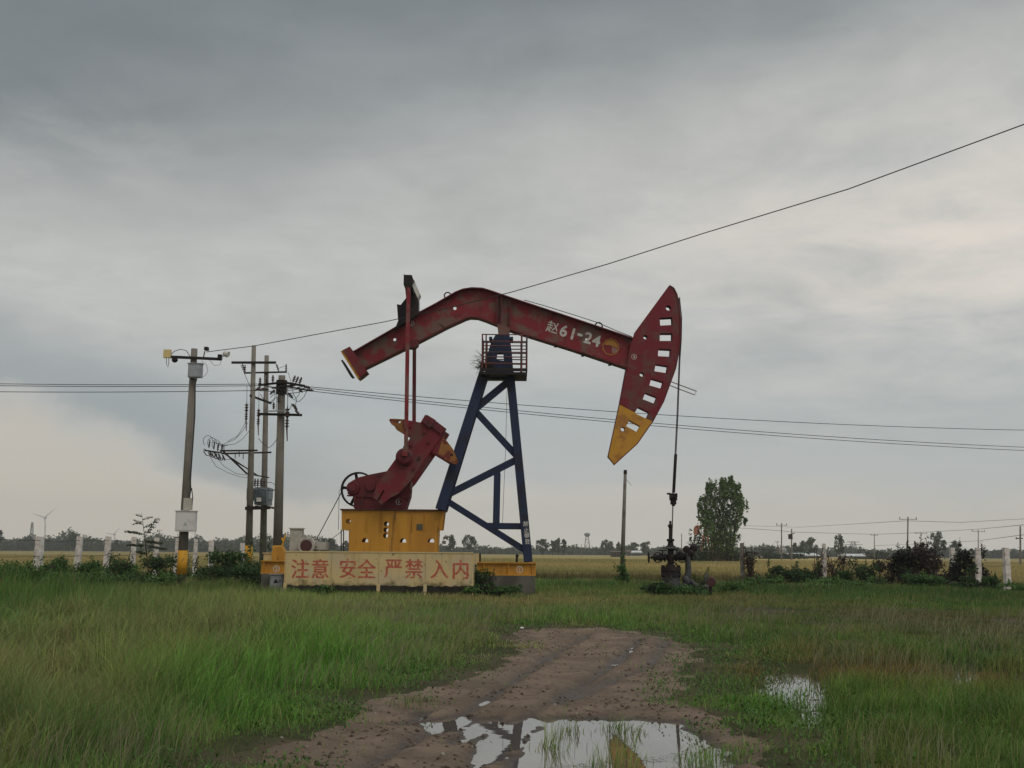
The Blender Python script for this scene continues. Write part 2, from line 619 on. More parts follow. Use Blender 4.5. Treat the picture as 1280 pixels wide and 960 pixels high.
M['roof_brown'] = mat('brown_sheet_roof', (0.11, 0.075, 0.055), 0.8, (0.07, 0.05, 0.04), 0.8)
M['window_dark'] = mat('dark_window_glass', (0.02, 0.024, 0.028), 0.15)
M['tower'] = mat('galvanised_steel', (0.22, 0.22, 0.22), 0.6)
M['turbine'] = mat('turbine_white_paint', (0.55, 0.56, 0.57), 0.5)
M['insul'] = mat('grey_pipe_wrap', (0.055, 0.058, 0.060), 0.85, (0.025, 0.024, 0.024), 4.0, 0.45, 0.65, bump=0.3)
M['end_red'] = mat('dark_red_cover', (0.055, 0.014, 0.014), 0.6)
M['plastic'] = mat('white_plastic_scrap', (0.62, 0.62, 0.60), 0.6)
M['leaf'] = leafmat('leaf', 0.30)
M['grass'] = leafmat('grass_blade', 0.30, 0.6, 0.2)
M['straw'] = leafmat('ripening_wheat', 0.25, 0.7, 0.15)

# ------------------------------------------------------------------ ground, mud track, puddles
def gp(pts):
    return [tuple(G(x, y)[:2]) for x, y in pts]


DIRT = gp([(648, 806), (640, 790), (690, 785), (745, 785), (800, 790), (838, 797), (872, 812), (876, 826), (846, 842),
           (862, 858), (838, 876), (880, 890), (930, 915), (960, 945), (980, 1000), (900, 1180), (300, 1180), (250, 1040), (325, 970),
           (368, 932), (424, 908), (462, 884), (522, 864), (572, 848), (618, 832), (644, 818)])
POOL = gp([(492, 902), (505, 884), (560, 889), (640, 892), (720, 890), (800, 891), (850, 897), (890, 908),
           (925, 930), (935, 985), (760, 992), (690, 962), (640, 948), (600, 925), (540, 908)])
POOL_S = [gp([(952, 846), (985, 835), (1012, 846), (1018, 864), (985, 872), (958, 866)]),
          gp([(992, 878), (1018, 872), (1034, 894), (1008, 904)]),
          gp([(1166, 832), (1210, 826), (1226, 846), (1182, 856)])]
RUTS = [gp([(735, 792), (690, 818), (640, 850), (596, 878), (545, 905), (480, 940), (420, 985), (330, 1080)]),
        gp([(800, 798), (770, 825), (722, 858), (668, 885), (640, 905), (600, 945), (540, 1000)]),
        gp([(770, 790), (832, 800), (812, 832), (745, 858), (690, 880)])]
WL = -0.050


def terrain(P):
    x, y = P[:, 0], P[:, 1]
    z = (fbm(x * 0.35 + 40, y * 0.35 + 40, 3) - 0.5) * 0.10
    sd = sdist(P, DIRT)
    d_in = sstep(-sd, -0.15, 0.5)
    near = sstep(y, 60, 45) * sstep(y, 4.0, 5.0)
    z = z * near * (1 - d_in) - 0.008 * d_in
    rag = (fbm(x * 2.6, y * 2.6, 4) - 0.5)
    sp = sdist(P, POOL) + rag * 0.55
    z -= 0.062 * sstep(-sp, -0.28, 0.28) * near
    for q in POOL_S:
        s2 = sdist(P, q) + rag * 0.3
        z = z * (1 - sstep(-s2, -0.5, 0.1)) + (-0.062) * sstep(-s2, -0.5, 0.1)
    for i, r in enumerate(RUTS):
        wob = (fbm(x * 1.3 + 9 * i, y * 1.3, 2) - 0.5) * 0.15
        dl = np.abs(ldist(P, r) + wob)
        wd = 0.085 if i < 2 else 0.06
        dp = 0.036 if i < 2 else 0.020
        z += near * d_in * (-dp * np.exp(-(dl / wd) ** 2) + dp * 0.55 * np.exp(-((dl - 2.1 * wd) / (0.7 * wd)) ** 2))
    z += near * d_in * ((fbm(x * 4.1 + y * 1.7, y * 3.3 - x * 1.9, 5) - 0.5) * 0.040 + (fbm(x * 17 + y * 9, y * 15 - x * 8, 3) - 0.5) * 0.014)
    z += near * (1 - d_in) * (fbm(x * 5, y * 5, 3) - 0.5) * 0.03
    return z, sd, sp


def make_ground():
    ny, nx = 560, 620
    ys = 3.5 * (64 / 3.5) ** (np.arange(ny + 1) / ny)
    ss = np.linspace(-0.72, 0.72, nx + 1)
    Y, S = np.meshgrid(ys, ss, indexing='ij')
    X = S * Y
    P = np.stack([X.ravel(), Y.ravel()], 1)
    z, sd, sp = terrain(P)
    edge = sstep(0.72 - np.abs(S.ravel()), 0.0, 0.04) * sstep(P[:, 1], 3.5, 4.2) * sstep(P[:, 1], 64, 58)
    z *= edge
    V = np.column_stack([P, z])
    i = np.arange(ny)[:, None] * (nx + 1) + np.arange(nx)[None, :]
    q = np.stack([i, i + 1, i + nx + 2, i + nx + 1], -1).reshape(-1, 4)
    rag = (fbm(P[:, 0] * 3, P[:, 1] * 3, 3) - 0.5) * 0.5
    fs = (sd + rag)[q].mean(1)
    dirt = fs < 0.0
    wet = sstep(V[:, 2], WL + 0.034, WL + 0.002)
    for i, r in enumerate(RUTS):
        dl = np.abs(ldist(P, r) + (fbm(P[:, 0] * 1.3 + 9 * i, P[:, 1] * 1.3, 2) - 0.5) * 0.15)
        wet = np.maximum(wet, 1.0 * np.exp(-(dl / 0.10) ** 2) * (0.4 + 0.9 * fbm(P[:, 0] * 2, P[:, 1] * 2, 3)))
    col = np.column_stack([wet, wet, wet])

    def compact(faces):
        used = np.unique(faces)
        mp = np.full(len(V), -1, dtype=np.int64)
        mp[used] = np.arange(len(used))
        return used, mp[faces]
    u, f = compact(q[dirt])
    tag(npmesh('mud_track', V[u], [f], M['mud'], col[u], smooth=True), kind='structure')
    u, f = compact(q[~dirt])
    Vg, cg = V[u], col[u]
    b = len(Vg)
    A, B = 0.72 * 3.5, 0.72 * 64
    Vx = np.array([(-4000, -300, 0), (4000, -300, 0), (4000, 4000, 0), (-4000, 4000, 0),
                   (-A, 3.5, 0), (A, 3.5, 0), (B, 64, 0), (-B, 64, 0)], dtype=float)
    fx = np.array([(0, 1, 5, 4), (1, 2, 6, 5), (2, 3, 7, 6), (3, 0, 4, 7)]) + b
    tag(npmesh('ground', np.vstack([Vg, Vx]), [np.vstack([f, fx])], M['soil'], np.vstack([cg, np.zeros((8, 3))]), smooth=True), kind='structure')
    # still water: flat faces wherever the mud lies below the water level
    low = (V[:, 2] < WL + 0.004)[q].any(1)
    groups = [(sp < 0.9)] + [(sdist(P, s) < 0.4) for s in POOL_S]
    rut = (sd < 0.2)
    taken = np.zeros(len(q), dtype=bool)
    for g in groups:
        if g is groups[0]:
            g = g | rut
        sel = low & g[q].all(1) & ~taken
        taken |= sel
        if sel.sum() < 3:
            continue
        u, f = compact(q[sel])
        Vw = V[u].copy()
        Vw[:, 2] = WL
        tag(npmesh('puddle', Vw, [f], M['water']), kind='structure')


def ground_mats():
    m = bpy.data.materials.new('wet_and_dry_mud'); m.use_nodes = True
    k = NT(m.node_tree)
    tc = k.n('ShaderNodeTexCoord').outputs['Object']
    wet = k.n('ShaderNodeSeparateColor', Color=k.n('ShaderNodeVertexColor', layer_name='tint').outputs[0]).outputs[0]
    c = k.mix(k.smooth(k.noise(tc, 1.6, 7, 0.62), 0.36, 0.66), (0.165, 0.118, 0.082), (0.245, 0.182, 0.130))
    c = k.mix(k.smooth(k.noise(tc, 9.0, 6, 0.7), 0.52, 0.74), c, (0.070, 0.050, 0.036))
    c = k.mix(k.smooth(k.noise(tc, 60.0, 3, 0.6), 0.66, 0.76), c, (0.25, 0.21, 0.17))
    c = k.mix(k.math('MULTIPLY', wet, 0.85), c, (0.050, 0.036, 0.027))
    b = k.n('ShaderNodeBsdfPrincipled')
    k.t.links.new(c, b.inputs['Base Color'])
    k.t.links.new(k.math('SUBTRACT', 0.92, k.math('MULTIPLY', wet, 0.50)), b.inputs['Roughness'])
    b.inputs['Specular IOR Level'].default_value = 0.35
    h = k.math('ADD', k.noise(tc, 14, 7, 0.7), k.math('MULTIPLY', k.noise(tc, 80, 3, 0.6), 0.25))
    bp = k.n('ShaderNodeBump', Strength=1.0, Distance=0.05, Height=h)
    k.t.links.new(bp.outputs[0], b.inputs['Normal'])
    k.n('ShaderNodeOutputMaterial', Surface=b.outputs[0])
    M['mud'] = m
    m = bpy.data.materials.new('grassy_soil'); m.use_nodes = True
    k = NT(m.node_tree)
    tc = k.n('ShaderNodeTexCoord').outputs['Object']
    c = k.mix(k.smooth(k.noise(tc, 0.5, 7, 0.62), 0.4, 0.62), (0.050, 0.056, 0.024), (0.095, 0.076, 0.050))
    c = k.mix(k.smooth(k.noise(tc, 6.0, 6, 0.7), 0.5, 0.72), c, (0.035, 0.045, 0.016))
    b = k.n('ShaderNodeBsdfPrincipled', Roughness=0.95)
    k.t.links.new(c, b.inputs['Base Color'])
    b.inputs['Specular IOR Level'].default_value = 0.1
    bp = k.n('ShaderNodeBump', Strength=0.6, Distance=0.05, Height=k.noise(tc, 10, 6, 0.7))
    k.t.links.new(bp.outputs[0], b.inputs['Normal'])
    k.n('ShaderNodeOutputMaterial', Surface=b.outputs[0])
    M['soil'] = m
    m = bpy.data.materials.new('muddy_water'); m.use_nodes = True
    k = NT(m.node_tree)
    tc = k.n('ShaderNodeTexCoord').outputs['Object']
    b = k.n('ShaderNodeBsdfPrincipled', Roughness=0.012, IOR=2.0)
    b.inputs['Base Color'].default_value = (0.11, 0.092, 0.075, 1)
    bp = k.n('ShaderNodeBump', Strength=0.02, Distance=0.01, Height=k.noise(tc, 7, 2, 0.5))
    k.t.links.new(bp.outputs[0], b.inputs['Normal'])
    k.n('ShaderNodeOutputMaterial', Surface=b.outputs[0])
    M['water'] = m
    m = bpy.data.materials.new('wheat_canopy'); m.use_nodes = True
    k = NT(m.node_tree)
    tc = k.n('ShaderNodeNewGeometry').outputs['Position']
    c0 = k.n('ShaderNodeVertexColor', layer_name='tint').outputs[0]
    st = k.n('ShaderNodeMapping', Scale=(0.35, 1.0, 1.0), Vector=tc).outputs[0]
    f = k.smooth(k.noise(st, 0.06, 6, 0.6), 0.38, 0.62)
    c = k.mix(k.math('MULTIPLY', f, 0.5), c0, (0.22, 0.21, 0.085))
    f2 = k.math('ADD', 0.75, k.math('MULTIPLY', k.noise(st, 0.9, 5, 0.7), 0.5))
    c = k.mix(1.0, c, k.n('ShaderNodeCombineXYZ', X=f2, Y=f2, Z=f2).outputs[0], 'MULTIPLY')
    b = k.n('ShaderNodeBsdfPrincipled', Roughness=0.95)
    k.t.links.new(c, b.inputs['Base Color'])
    b.inputs['Specular IOR Level'].default_value = 0.05
    k.n('ShaderNodeOutputMaterial', Surface=b.outputs[0])
    M['canopy'] = m


ground_mats()
make_ground()

# ------------------------------------------------------------------ grass and wheat (uncountable)
def blades(pos, h, w, az, lean, c0, c1, mid=True):
    """curved blades; returns V, faces, colours"""
    n = len(pos)
    l = np.column_stack([np.cos(az), np.sin(az), np.zeros(n)]) * (w / 2)[:, None]
    b = lean * h[:, None]
    up = np.zeros((n, 3)); up[:, 2] = h
    if mid:
        m_ = pos + up * 0.58 + b * 0.34
        t_ = pos + up * (1 - 0.25 * np.hypot(lean[:, 0], lean[:, 1]))[:, None] + b
        V = np.stack([pos - l, pos + l, m_ + l * 0.75, m_ - l * 0.75, t_], 1).reshape(-1, 3)
        i = np.arange(n)[:, None] * 5
        q = i + np.array([[0, 1, 2, 3]])
        t = i + np.array([[3, 2, 4]])
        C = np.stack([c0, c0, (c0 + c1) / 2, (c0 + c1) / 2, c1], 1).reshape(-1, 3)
        return V, [q, t], C
    t_ = pos + up + b
    V = np.stack([pos - l, pos + l, t_], 1).reshape(-1, 3)
    C = np.stack([c0, c0, c1], 1).reshape(-1, 3)
    return V, [np.arange(n)[:, None] * 3 + np.array([[0, 1, 2]])], C


def merge(parts):
    Vs, Cs, F3, F4, o = [], [], [], [], 0
    for V, fs, C in parts:
        for f in fs:
            (F4 if f.shape[1] == 4 else F3).append(f + o)
        Vs.append(V); Cs.append(C); o += len(V)
    out = []
    if F4: out.append(np.vstack(F4))
    if F3: out.append(np.vstack(F3))
    return np.vstack(Vs), out, np.vstack(Cs)


# patches of growth: photo pixel of the middle, half sizes in pixels, colour, strength, height factor
PATCH = [(400, 838, 120, 42, (0.042, 0.105, 0.018), 0.9, 0.9), (300, 890, 90, 40, (0.045, 0.100, 0.020), 0.7, 1.0),
         (470, 800, 90, 35, (0.070, 0.110, 0.032), 0.7, 1.2), (70, 865, 110, 40, (0.125, 0.100, 0.055), 0.6, 1.0),
         (230, 800, 160, 30, (0.085, 0.085, 0.045), 0.6, 1.0), (110, 920, 120, 30, (0.070, 0.072, 0.038), 0.6, 1.1),
         (60, 770, 120, 22, (0.042, 0.072, 0.026), 0.8, 1.1), (330, 765, 160, 16, (0.095, 0.100, 0.048), 0.6, 1.0),
         (1085, 845, 95, 20, (0.110, 0.052, 0.032), 0.95, 0.7), (1230, 852, 70, 14, (0.105, 0.058, 0.034), 0.8, 0.7), (940, 842, 40, 12, (0.10, 0.062, 0.038), 0.7, 0.6), (1130, 770, 170, 10, (0.060, 0.042, 0.028), 0.8, 0.6), (960, 900, 60, 40, (0.055, 0.105, 0.020), 0.8, 1.1),
         (1130, 870, 150, 22, (0.065, 0.105, 0.026), 0.6, 1.0), (700, 752, 190, 9, (0.120, 0.085, 0.052), 0.6, 0.8),
         (930, 752, 90, 8, (0.115, 0.090, 0.055), 0.6, 0.8), (1170, 785, 120, 16, (0.070, 0.060, 0.038), 0.7, 0.6),
         (900, 800, 50, 16, (0.055, 0.092, 0.025), 0.6, 1.1), (1200, 760, 140, 8, (0.042, 0.080, 0.022), 0.7, 1.2),
         (960, 738, 150, 7, (0.022, 0.044, 0.014), 0.9, 1.6), (1200, 745, 120, 9, (0.022, 0.046, 0.014), 0.9, 1.8), (740, 734, 90, 5, (0.024, 0.044, 0.014), 0.8, 1.3), (1170, 930, 150, 30, (0.052, 0.085, 0.022), 0.5, 1.0),
         (110, 744, 190, 12, (0.020, 0.044, 0.013), 0.97, 2.2), (300, 739, 60, 8, (0.020, 0.042, 0.013), 0.95, 1.9), (20, 768, 80, 18, (0.026, 0.055, 0.016), 0.9, 1.9), (560, 768, 70, 9, (0.042, 0.080, 0.022), 0.8, 1.2), (430, 760, 80, 10, (0.105, 0.115, 0.055), 0.7, 1.1), (600, 815, 60, 12, (0.085, 0.085, 0.040), 0.6, 0.8), (800, 765, 150, 8, (0.050, 0.080, 0.026), 0.7, 0.9), (1000, 775, 90, 10, (0.048, 0.070, 0.028), 0.7, 1.0), (560, 742, 120, 5, (0.090, 0.090, 0.040), 0.5, 0.9), (170, 742, 110, 7, (0.110, 0.080, 0.055), 0.4, 0.8)]
PATCH_W = []
for px_, py_, rx_, ry_, c_, s_, hf_ in PATCH:
    g_ = G(px_, py_)
    PATCH_W.append((g_.x, g_.y, rx_ * g_.y / F, ry_ * g_.y ** 2 / (CAM_H * F), np.array(c_), s_, hf_))


def make_grass():
    n = 980000
    # nearer ground gets more blades per square metre
    t = rng.random(n)
    y0, y1 = 6.3, 60.0
    y = (y0 ** 0.55 + t * (y1 ** 0.55 - y0 ** 0.55)) ** (1 / 0.55)
    x = (rng.random(n) * 2 - 1) * (0.55 * y + 1.2)
    P = np.column_stack([x, y])
    inside = (x > -40) & (x < 19.2) & (y < 57 - 0.12 * x)
    keep = inside & (x > -17.5)
    P = P[keep]
    z, sd, sp = terrain(P)
    x, y = P.T
    r = rng.random(len(P))
    tuft = fbm(x * 2.2, y * 2.2, 3)
    edge = sd + (fbm(x * 1.4 + 3, y * 1.4, 3) - 0.5) * 1.6
    dens = np.clip(sstep(edge, -0.25, 0.9), 0, 1)
    worn = sstep(fbm(x * 0.5 + 60, y * 0.5, 4), 0.30, 0.52)
    worn = np.where((x > -3) & (y > 14) & (y < 30), worn, 0.45 + 0.55 * worn)
    dens = dens * worn * (0.35 + 0.65 * sstep(tuft, 0.32, 0.58))
    dens = np.maximum(dens, 0.018 * (sd < 0) * (z > WL + 0.012) * sstep(tuft, 0.5, 0.62))
    dens[(z < WL)] *= 0.12
    # reeds standing in the water
    reed = np.zeros(len(P))
    for cx, cy, rr in ((714, 912, 0.13), (692, 927, 0.09), (783, 932, 0.16), (777, 908, 0.14), (766, 952, 0.15), (830, 925, .06), (866, 945, 0.17), (905, 940, 0.20)):
        g = G(cx, cy)
        d = np.hypot((x - g.x), (y - g.y) * 0.6)
        reed = np.maximum(reed, np.exp(-(d / rr) ** 2))
    dens = np.maximum(dens, 0.5 * reed * sstep(tuft, 0.3, 0.55))
    kp = r < dens
    P, z, sd, sp, tuft, reed = P[kp], z[kp], sd[kp], sp[kp], tuft[kp], reed[kp]
    x, y = P.T
    n = len(P)
    h = 0.06 + 0.17 * sstep(sd, 0.0, 1.6) * (0.55 + 0.9 * fbm(x * 0.55 + 9, y * 0.55, 3))
    h = np.maximum(h, 0.17 * sstep(reed, 0.15, 0.5))
    left = sstep(-x - 0.16 * (y - 8), 0.0, 2.0) * sstep(y, 34, 22)
    h *= 1 + 0.55 * left
    right = sstep(x - 0.08 * y, 0.6, 2.2)
    h *= 1 - 0.22 * right
    h *= 1 - 0.45 * sstep(y, 14, 24) * (1 - left)
    col = np.zeros((n, 3))
    base = np.array((0.052, 0.080, 0.034))
    col[:] = base
    for (ga, gb, gc, f0, c) in ((0.30, 7, 1, 0.7, (0.105, 0.094, 0.052)), (0.22, 31, 2, 0.65, (0.036, 0.084, 0.018)), (0.9, 50, 3, 0.6, (0.125, 0.085, 0.056)), (1.6, 70, 5, 0.55, (0.030, 0.050, 0.020)), (2.8, 90, 9, 0.5, (0.085, 0.115, 0.036))):
        m_ = sstep(fbm(x * ga + gb, y * ga * .8 + gc, 4), 0.50, 0.62)[:, None] * f0
        col = col * (1 - m_) + np.array(c) * m_
    for gx, gy, rx, ry, c, s, hf in PATCH_W:
        d = ((x - gx) / rx) ** 2 + ((y - gy) / ry) ** 2
        d = d * (0.6 + 0.8 * fbm(x * 0.8 + gx, y * 0.8, 3))
        m_ = np.exp(-d)
        h *= 1 + (hf - 1) * m_
        m_ = (m_ * s)[:, None]
        col = col * (1 - m_) + c * m_
    h *= rng.uniform(0.5, 1.4, n) * (0.65 + 0.7 * sstep(fbm(x * 1.5 + 33, y * 1.5, 3), 0.35, 0.65))
    col *= (1 - 0.22 * right[:, None]) * np.array((2.15, 2.75, 1.9)) * rng.uniform(0.6, 1.45, (n, 1)) * rng.uniform(0.9, 1.1, (n, 3))
    dry = rng.random(n) < 0.10
    col[dry] = col[dry] * 0.35 + np.array((0.27, 0.22, 0.13)) * 0.65 * rng.uniform(0.7, 1.3, (dry.sum(), 1))
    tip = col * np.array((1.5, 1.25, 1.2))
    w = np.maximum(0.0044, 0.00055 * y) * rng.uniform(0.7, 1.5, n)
    az = rng.uniform(0, 2 * PI, n)
    la = rng.uniform(0, 2 * PI, n)
    lm = np.abs(rng.normal(0, 0.48, n)) + 0.08
    lean = np.column_stack([np.cos(la) * lm + 0.15, np.sin(la) * lm * 0.8, np.zeros(n)])
    pos = np.column_stack([P, np.where(z < WL, WL - 0.01, z - 0.008)])
    nr = y < 21
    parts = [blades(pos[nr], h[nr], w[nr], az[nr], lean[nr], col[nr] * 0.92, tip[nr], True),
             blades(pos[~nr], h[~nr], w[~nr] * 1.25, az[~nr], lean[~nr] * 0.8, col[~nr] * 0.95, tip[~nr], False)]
    # tall seeding stalks with drooping pale heads on the left and among the right-hand grass
    m = 15000
    yy = (6.5 ** 0.5 + rng.random(m) * (26 ** 0.5 - 6.5 ** 0.5)) ** 2
    xx = (rng.random(m) * 2 - 1) * 0.5 * yy
    Q = np.column_stack([xx, yy])
    zq, sdq, _ = terrain(Q)
    g = (sdq > 0.45) & (zq > WL) & (fbm(xx * 0.7, yy * 0.7, 3) > 0.45 + 0.12 * (xx > 0))
    Q, zq = Q[g], zq[g]
    m = len(Q)
    hh = rng.uniform(0.26, 0.46, m)
    la = rng.normal(0.2, 0.9, m)
    lm = rng.uniform(0.15, 0.7, m)
    ln = np.column_stack([np.cos(la) * lm, np.sin(la) * lm * 0.6, np.zeros(m)])
    c0 = np.array((0.11, 0.135, 0.055)) * rng.uniform(0.7, 1.3, (m, 1))
    c1 = np.array((0.34, 0.30, 0.19)) * rng.uniform(0.7, 1.25, (m, 1))
    pq = np.column_stack([Q, zq - 0.008])
    wq = np.maximum(0.0040, 0.00045 * Q[:, 1])
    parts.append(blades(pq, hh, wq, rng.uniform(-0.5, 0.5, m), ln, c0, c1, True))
    V, fs, C = merge(parts)
    tag(npmesh('meadow_grass', V, fs, M['grass'], C), 'rough wild grass and weeds around the mud track', 'grass', kind='stuff')
    # ground-hugging broad-leaved weeds near the track edge
    m = 26000
    yy = (6.5 ** 0.6 + rng.random(m) * (36 ** 0.6 - 6.5 ** 0.6)) ** (1 / 0.6)
    xx = (rng.random(m) * 2 - 1) * 0.5 * yy
    Q = np.column_stack([xx, yy])
    zq, sdq, spq = terrain(Q)
    e = sdq + (fbm(xx * 1.4 + 3, yy * 1.4, 3) - 0.5) * 1.4
    pr = np.exp(-((e - 0.6) / 0.9) ** 2) * 0.8 + 0.25 * sstep(fbm(xx * 0.6 + 80, yy * 0.6, 3), 0.5, 0.65)
    for cx, cy, rr in ((735, 893, 0.35), (850, 897, 0.6), (240 + 560, 893, 0.5)):
        gq = G(cx, cy)
        pr = np.maximum(pr, 0.9 * np.exp(-((xx - gq.x) ** 2 + ((yy - gq.y) * 1.4) ** 2) / rr ** 2))
    g = (rng.random(m) < pr * sstep(fbm(xx * 3, yy * 3, 2), 0.4, 0.62)) & (zq > WL - 0.01) & (e > -0.3) & (xx > -17) & (xx < 19)
    Q, zq = Q[g], zq[g]
    ps = []
    for r_ in range(9):
        m = len(Q)
        s = rng.uniform(0.008, 0.019, m) * (1 + 0.02 * Q[:, 1])
        a = rng.uniform(0, 2 * PI, m)
        el = rng.uniform(0.1, 1.1, m)
        hz = rng.uniform(0.0, 0.10, m)
        d = np.column_stack([np.cos(a) * np.cos(el), np.sin(a) * np.cos(el), np.sin(el)])
        sd_ = np.column_stack([-np.sin(a), np.cos(a), np.zeros(m)])
        b = np.column_stack([Q + rng.normal(0, .05, (m, 2)), zq + hz])
        V = np.stack([b, b + d * s[:, None] + sd_ * (s * 0.45)[:, None], b + d * (2.0 * s)[:, None], b + d * s[:, None] - sd_ * (s * 0.45)[:, None]], 1).reshape(-1, 3)
        c = np.array((0.070, 0.150, 0.032)) * rng.uniform(0.55, 1.45, (m, 1)) * np.array([[1, 1, 1]])
        ps.append((V, [np.arange(m)[:, None] * 4 + np.array([[0, 1, 2, 3]])], np.repeat(c, 4, 0)))
    V, fs, C = merge(ps)
    tag(npmesh('low_weeds', V, fs, M['grass'], C), 'low broad-leaved weeds along the track edge', 'weeds', kind='stuff')


make_grass()


def make_clods():
    """crumbs of trodden mud, pebbles and bits of straw on the track"""
    m = 9000
    y = (6.6 ** 0.6 + rng.random(m) * (22 ** 0.6 - 6.6 ** 0.6)) ** (1 / 0.6)
    x = (rng.random(m) * 2 - 1) * 0.35 * y
    P = np.column_stack([x, y])
    z, sd, sp = terrain(P)
    pr = sstep(fbm(x * 1.1 + 12, y * 1.1, 4), 0.42, 0.62) + 0.5 * np.exp(-((sd + .25) / .3) ** 2)
    g = (sd < 0.15) & (z > WL + 0.004) & (rng.random(m) < pr)
    P, z = P[g], z[g]
    n = len(P)
    s = rng.uniform(0.006, 0.022, n) ** 1.0 * (1 + 0.4 * (rng.random(n) < .08))
    oct_ = np.array([(1, 0, 0), (0, 1, 0), (-1, 0, 0), (0, -1, 0), (0, 0, .7), (0, 0, -.7)], dtype=float)
    V = oct_[None] * s[:, None, None] * rng.uniform(.6, 1.4, (n, 6, 3))
    a = rng.uniform(0, 2 * PI, n)
    ca, sa = np.cos(a)[:, None], np.sin(a)[:, None]
    V = np.stack([V[..., 0] * ca - V[..., 1] * sa, V[..., 0] * sa + V[..., 1] * ca, V[..., 2]], -1)
    V += np.column_stack([P, z])[:, None, :]
    f = np.array([(0, 1, 4), (1, 2, 4), (2, 3, 4), (3, 0, 4), (1, 0, 5), (2, 1, 5), (3, 2, 5), (0, 3, 5)])
    c = np.array((0.115, 0.083, 0.062)) * rng.uniform(.55, 1.35, (n, 1))
    pale = rng.random(n) < .06
    c[pale] = np.array((0.30, 0.27, 0.23)) * rng.uniform(.7, 1.2, (pale.sum(), 1))
    parts = [(V.reshape(-1, 3), [(np.arange(n)[:, None, None] * 6 + f[None]).reshape(-1, 3)], np.repeat(c, 6, 0))]
    k = rng.choice(n, min(n, 900), replace=False)
    la = rng.uniform(0, 2 * PI, len(k))
    d = np.column_stack([np.cos(la), np.sin(la), np.zeros(len(k))])
    p = np.column_stack([P[k] + rng.normal(0, .05, (len(k), 2)), z[k] + .012])
    q = np.column_stack([-d[:, 1], d[:, 0], np.zeros(len(k))]) * .0035
    L = rng.uniform(.03, .14, len(k))[:, None]
    Vs = np.stack([p - q, p + q, p + d * L + q * .5 + (0, 0, .008), p + d * L - q * .5 + (0, 0, .008)], 1).reshape(-1, 3)
    cs = np.array((0.26, 0.21, 0.13)) * rng.uniform(.5, 1.2, (len(k), 1))
    parts.append((Vs, [np.arange(len(k))[:, None] * 4 + np.array([[0, 1, 2, 3]])], np.repeat(cs, 4, 0)))
    Vm, fs, C = merge(parts)
    tag(npmesh('mud_crumbs', Vm, fs, M['grass'], C), 'crumbs of mud, pebbles and straw on the track', 'mud', kind='stuff')


make_clods()

LX, RX = -16.6, 19.4            # the plot's left and right edges


def back_y(x):
    return 58.0 - 0.13 * x


def make_wheat():
    # canopy sheets with real edges: back field, then left and right of the plot
    zt = 0.40
    gold = np.array((0.36, 0.290, 0.130))
    Vs, Fs = [], []

    def slab(c4):
        b = len(Vs) * 8
        Vs.append(np.array([(x, y, 0.0) for x, y in c4] + [(x, y, zt) for x, y in c4], dtype=float))
        f = [(4, 5, 6, 7)] + [(i, (i + 1) % 4, 4 + (i + 1) % 4, 4 + i) for i in range(4)]
        Fs.append(np.array(f) + b)
    slab([(LX, back_y(LX)), (RX, back_y(RX)), (RX + 190, 620), (LX - 190, 620)])
    slab([(LX - 250, 24), (LX, 24), (LX, back_y(LX) - 0.01), (LX - 190.01, 620)])
    slab([(RX, 24), (RX + 250, 24), (RX + 190.01, 620), (RX, back_y(RX) - 0.01)])
    V0 = np.vstack(Vs)
    C0 = np.tile(gold, (len(V0), 1))
    C0[V0[:, 2] < 0.1] = (0.10, 0.085, 0.035)  # foot of the sheet edges coloured dark, as if shaded
    # standing ears over the canopy
    n = 330000
    t = rng.random(n)
    y = 24 * (190 / 24) ** t
    x = (rng.random(n) * 2 - 1) * 0.52 * y
    by = back_y(np.clip(x, LX, RX))
    out = (x < LX) | (x > RX) | (y > by)
    x, y, by = x[out], y[out], by[out]
    # thicker along the open front edges
    m = 42000
    xf = rng.uniform(LX, RX, m); yf = back_y(xf) + rng.random(m) ** 1.5 * 1.6 - 0.15
    m2 = 9000
    yl = rng.uniform(25, 60, m2); xl = LX - rng.random(m2) ** 1.5 * 1.6 + 0.12
    yr = rng.uniform(25, 56, m2); xr = RX + rng.random(m2) ** 1.5 * 1.6 - 0.12
    front = np.concatenate([np.zeros(len(x), bool), np.ones(m + 2 * m2, bool)])
    x = np.concatenate([x, xf, xl, xr]); y = np.concatenate([y, yf, yl, yr])
    n = len(x)
    z0 = np.where(front, 0.0, zt - 0.16)
    h = np.where(front, rng.uniform(0.34, 0.60, n), rng.uniform(0.20, 0.33, n)) + 0.05 * (fbm(x * 0.2, y * 0.2, 3) - 0.5)
    w = np.maximum(0.018, 0.00062 * y) * rng.uniform(0.7, 1.4, n)
    la = rng.uniform(0, 2 * PI, n)
    lm = rng.uniform(0.02, 0.3, n)
    lean = np.column_stack([np.cos(la) * lm + 0.05, np.sin(la) * lm, np.zeros(n)])
    gm = sstep(fbm(x * 0.05 + 4, y * 0.03, 4), 0.42, 0.62)[:, None]
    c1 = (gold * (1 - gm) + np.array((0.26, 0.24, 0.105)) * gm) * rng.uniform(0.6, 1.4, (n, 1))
    c0 = np.where(front[:, None], np.array((0.030, 0.042, 0.016)), c1 * 0.8) * rng.uniform(0.7, 1.2, (n, 1))  # shadow of the field's front edge painted into the stalk feet
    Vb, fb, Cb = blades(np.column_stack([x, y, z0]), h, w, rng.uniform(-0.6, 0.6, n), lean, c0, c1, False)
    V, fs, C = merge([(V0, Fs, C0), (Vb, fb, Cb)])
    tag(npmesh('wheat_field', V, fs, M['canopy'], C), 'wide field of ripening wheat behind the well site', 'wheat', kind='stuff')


make_wheat()

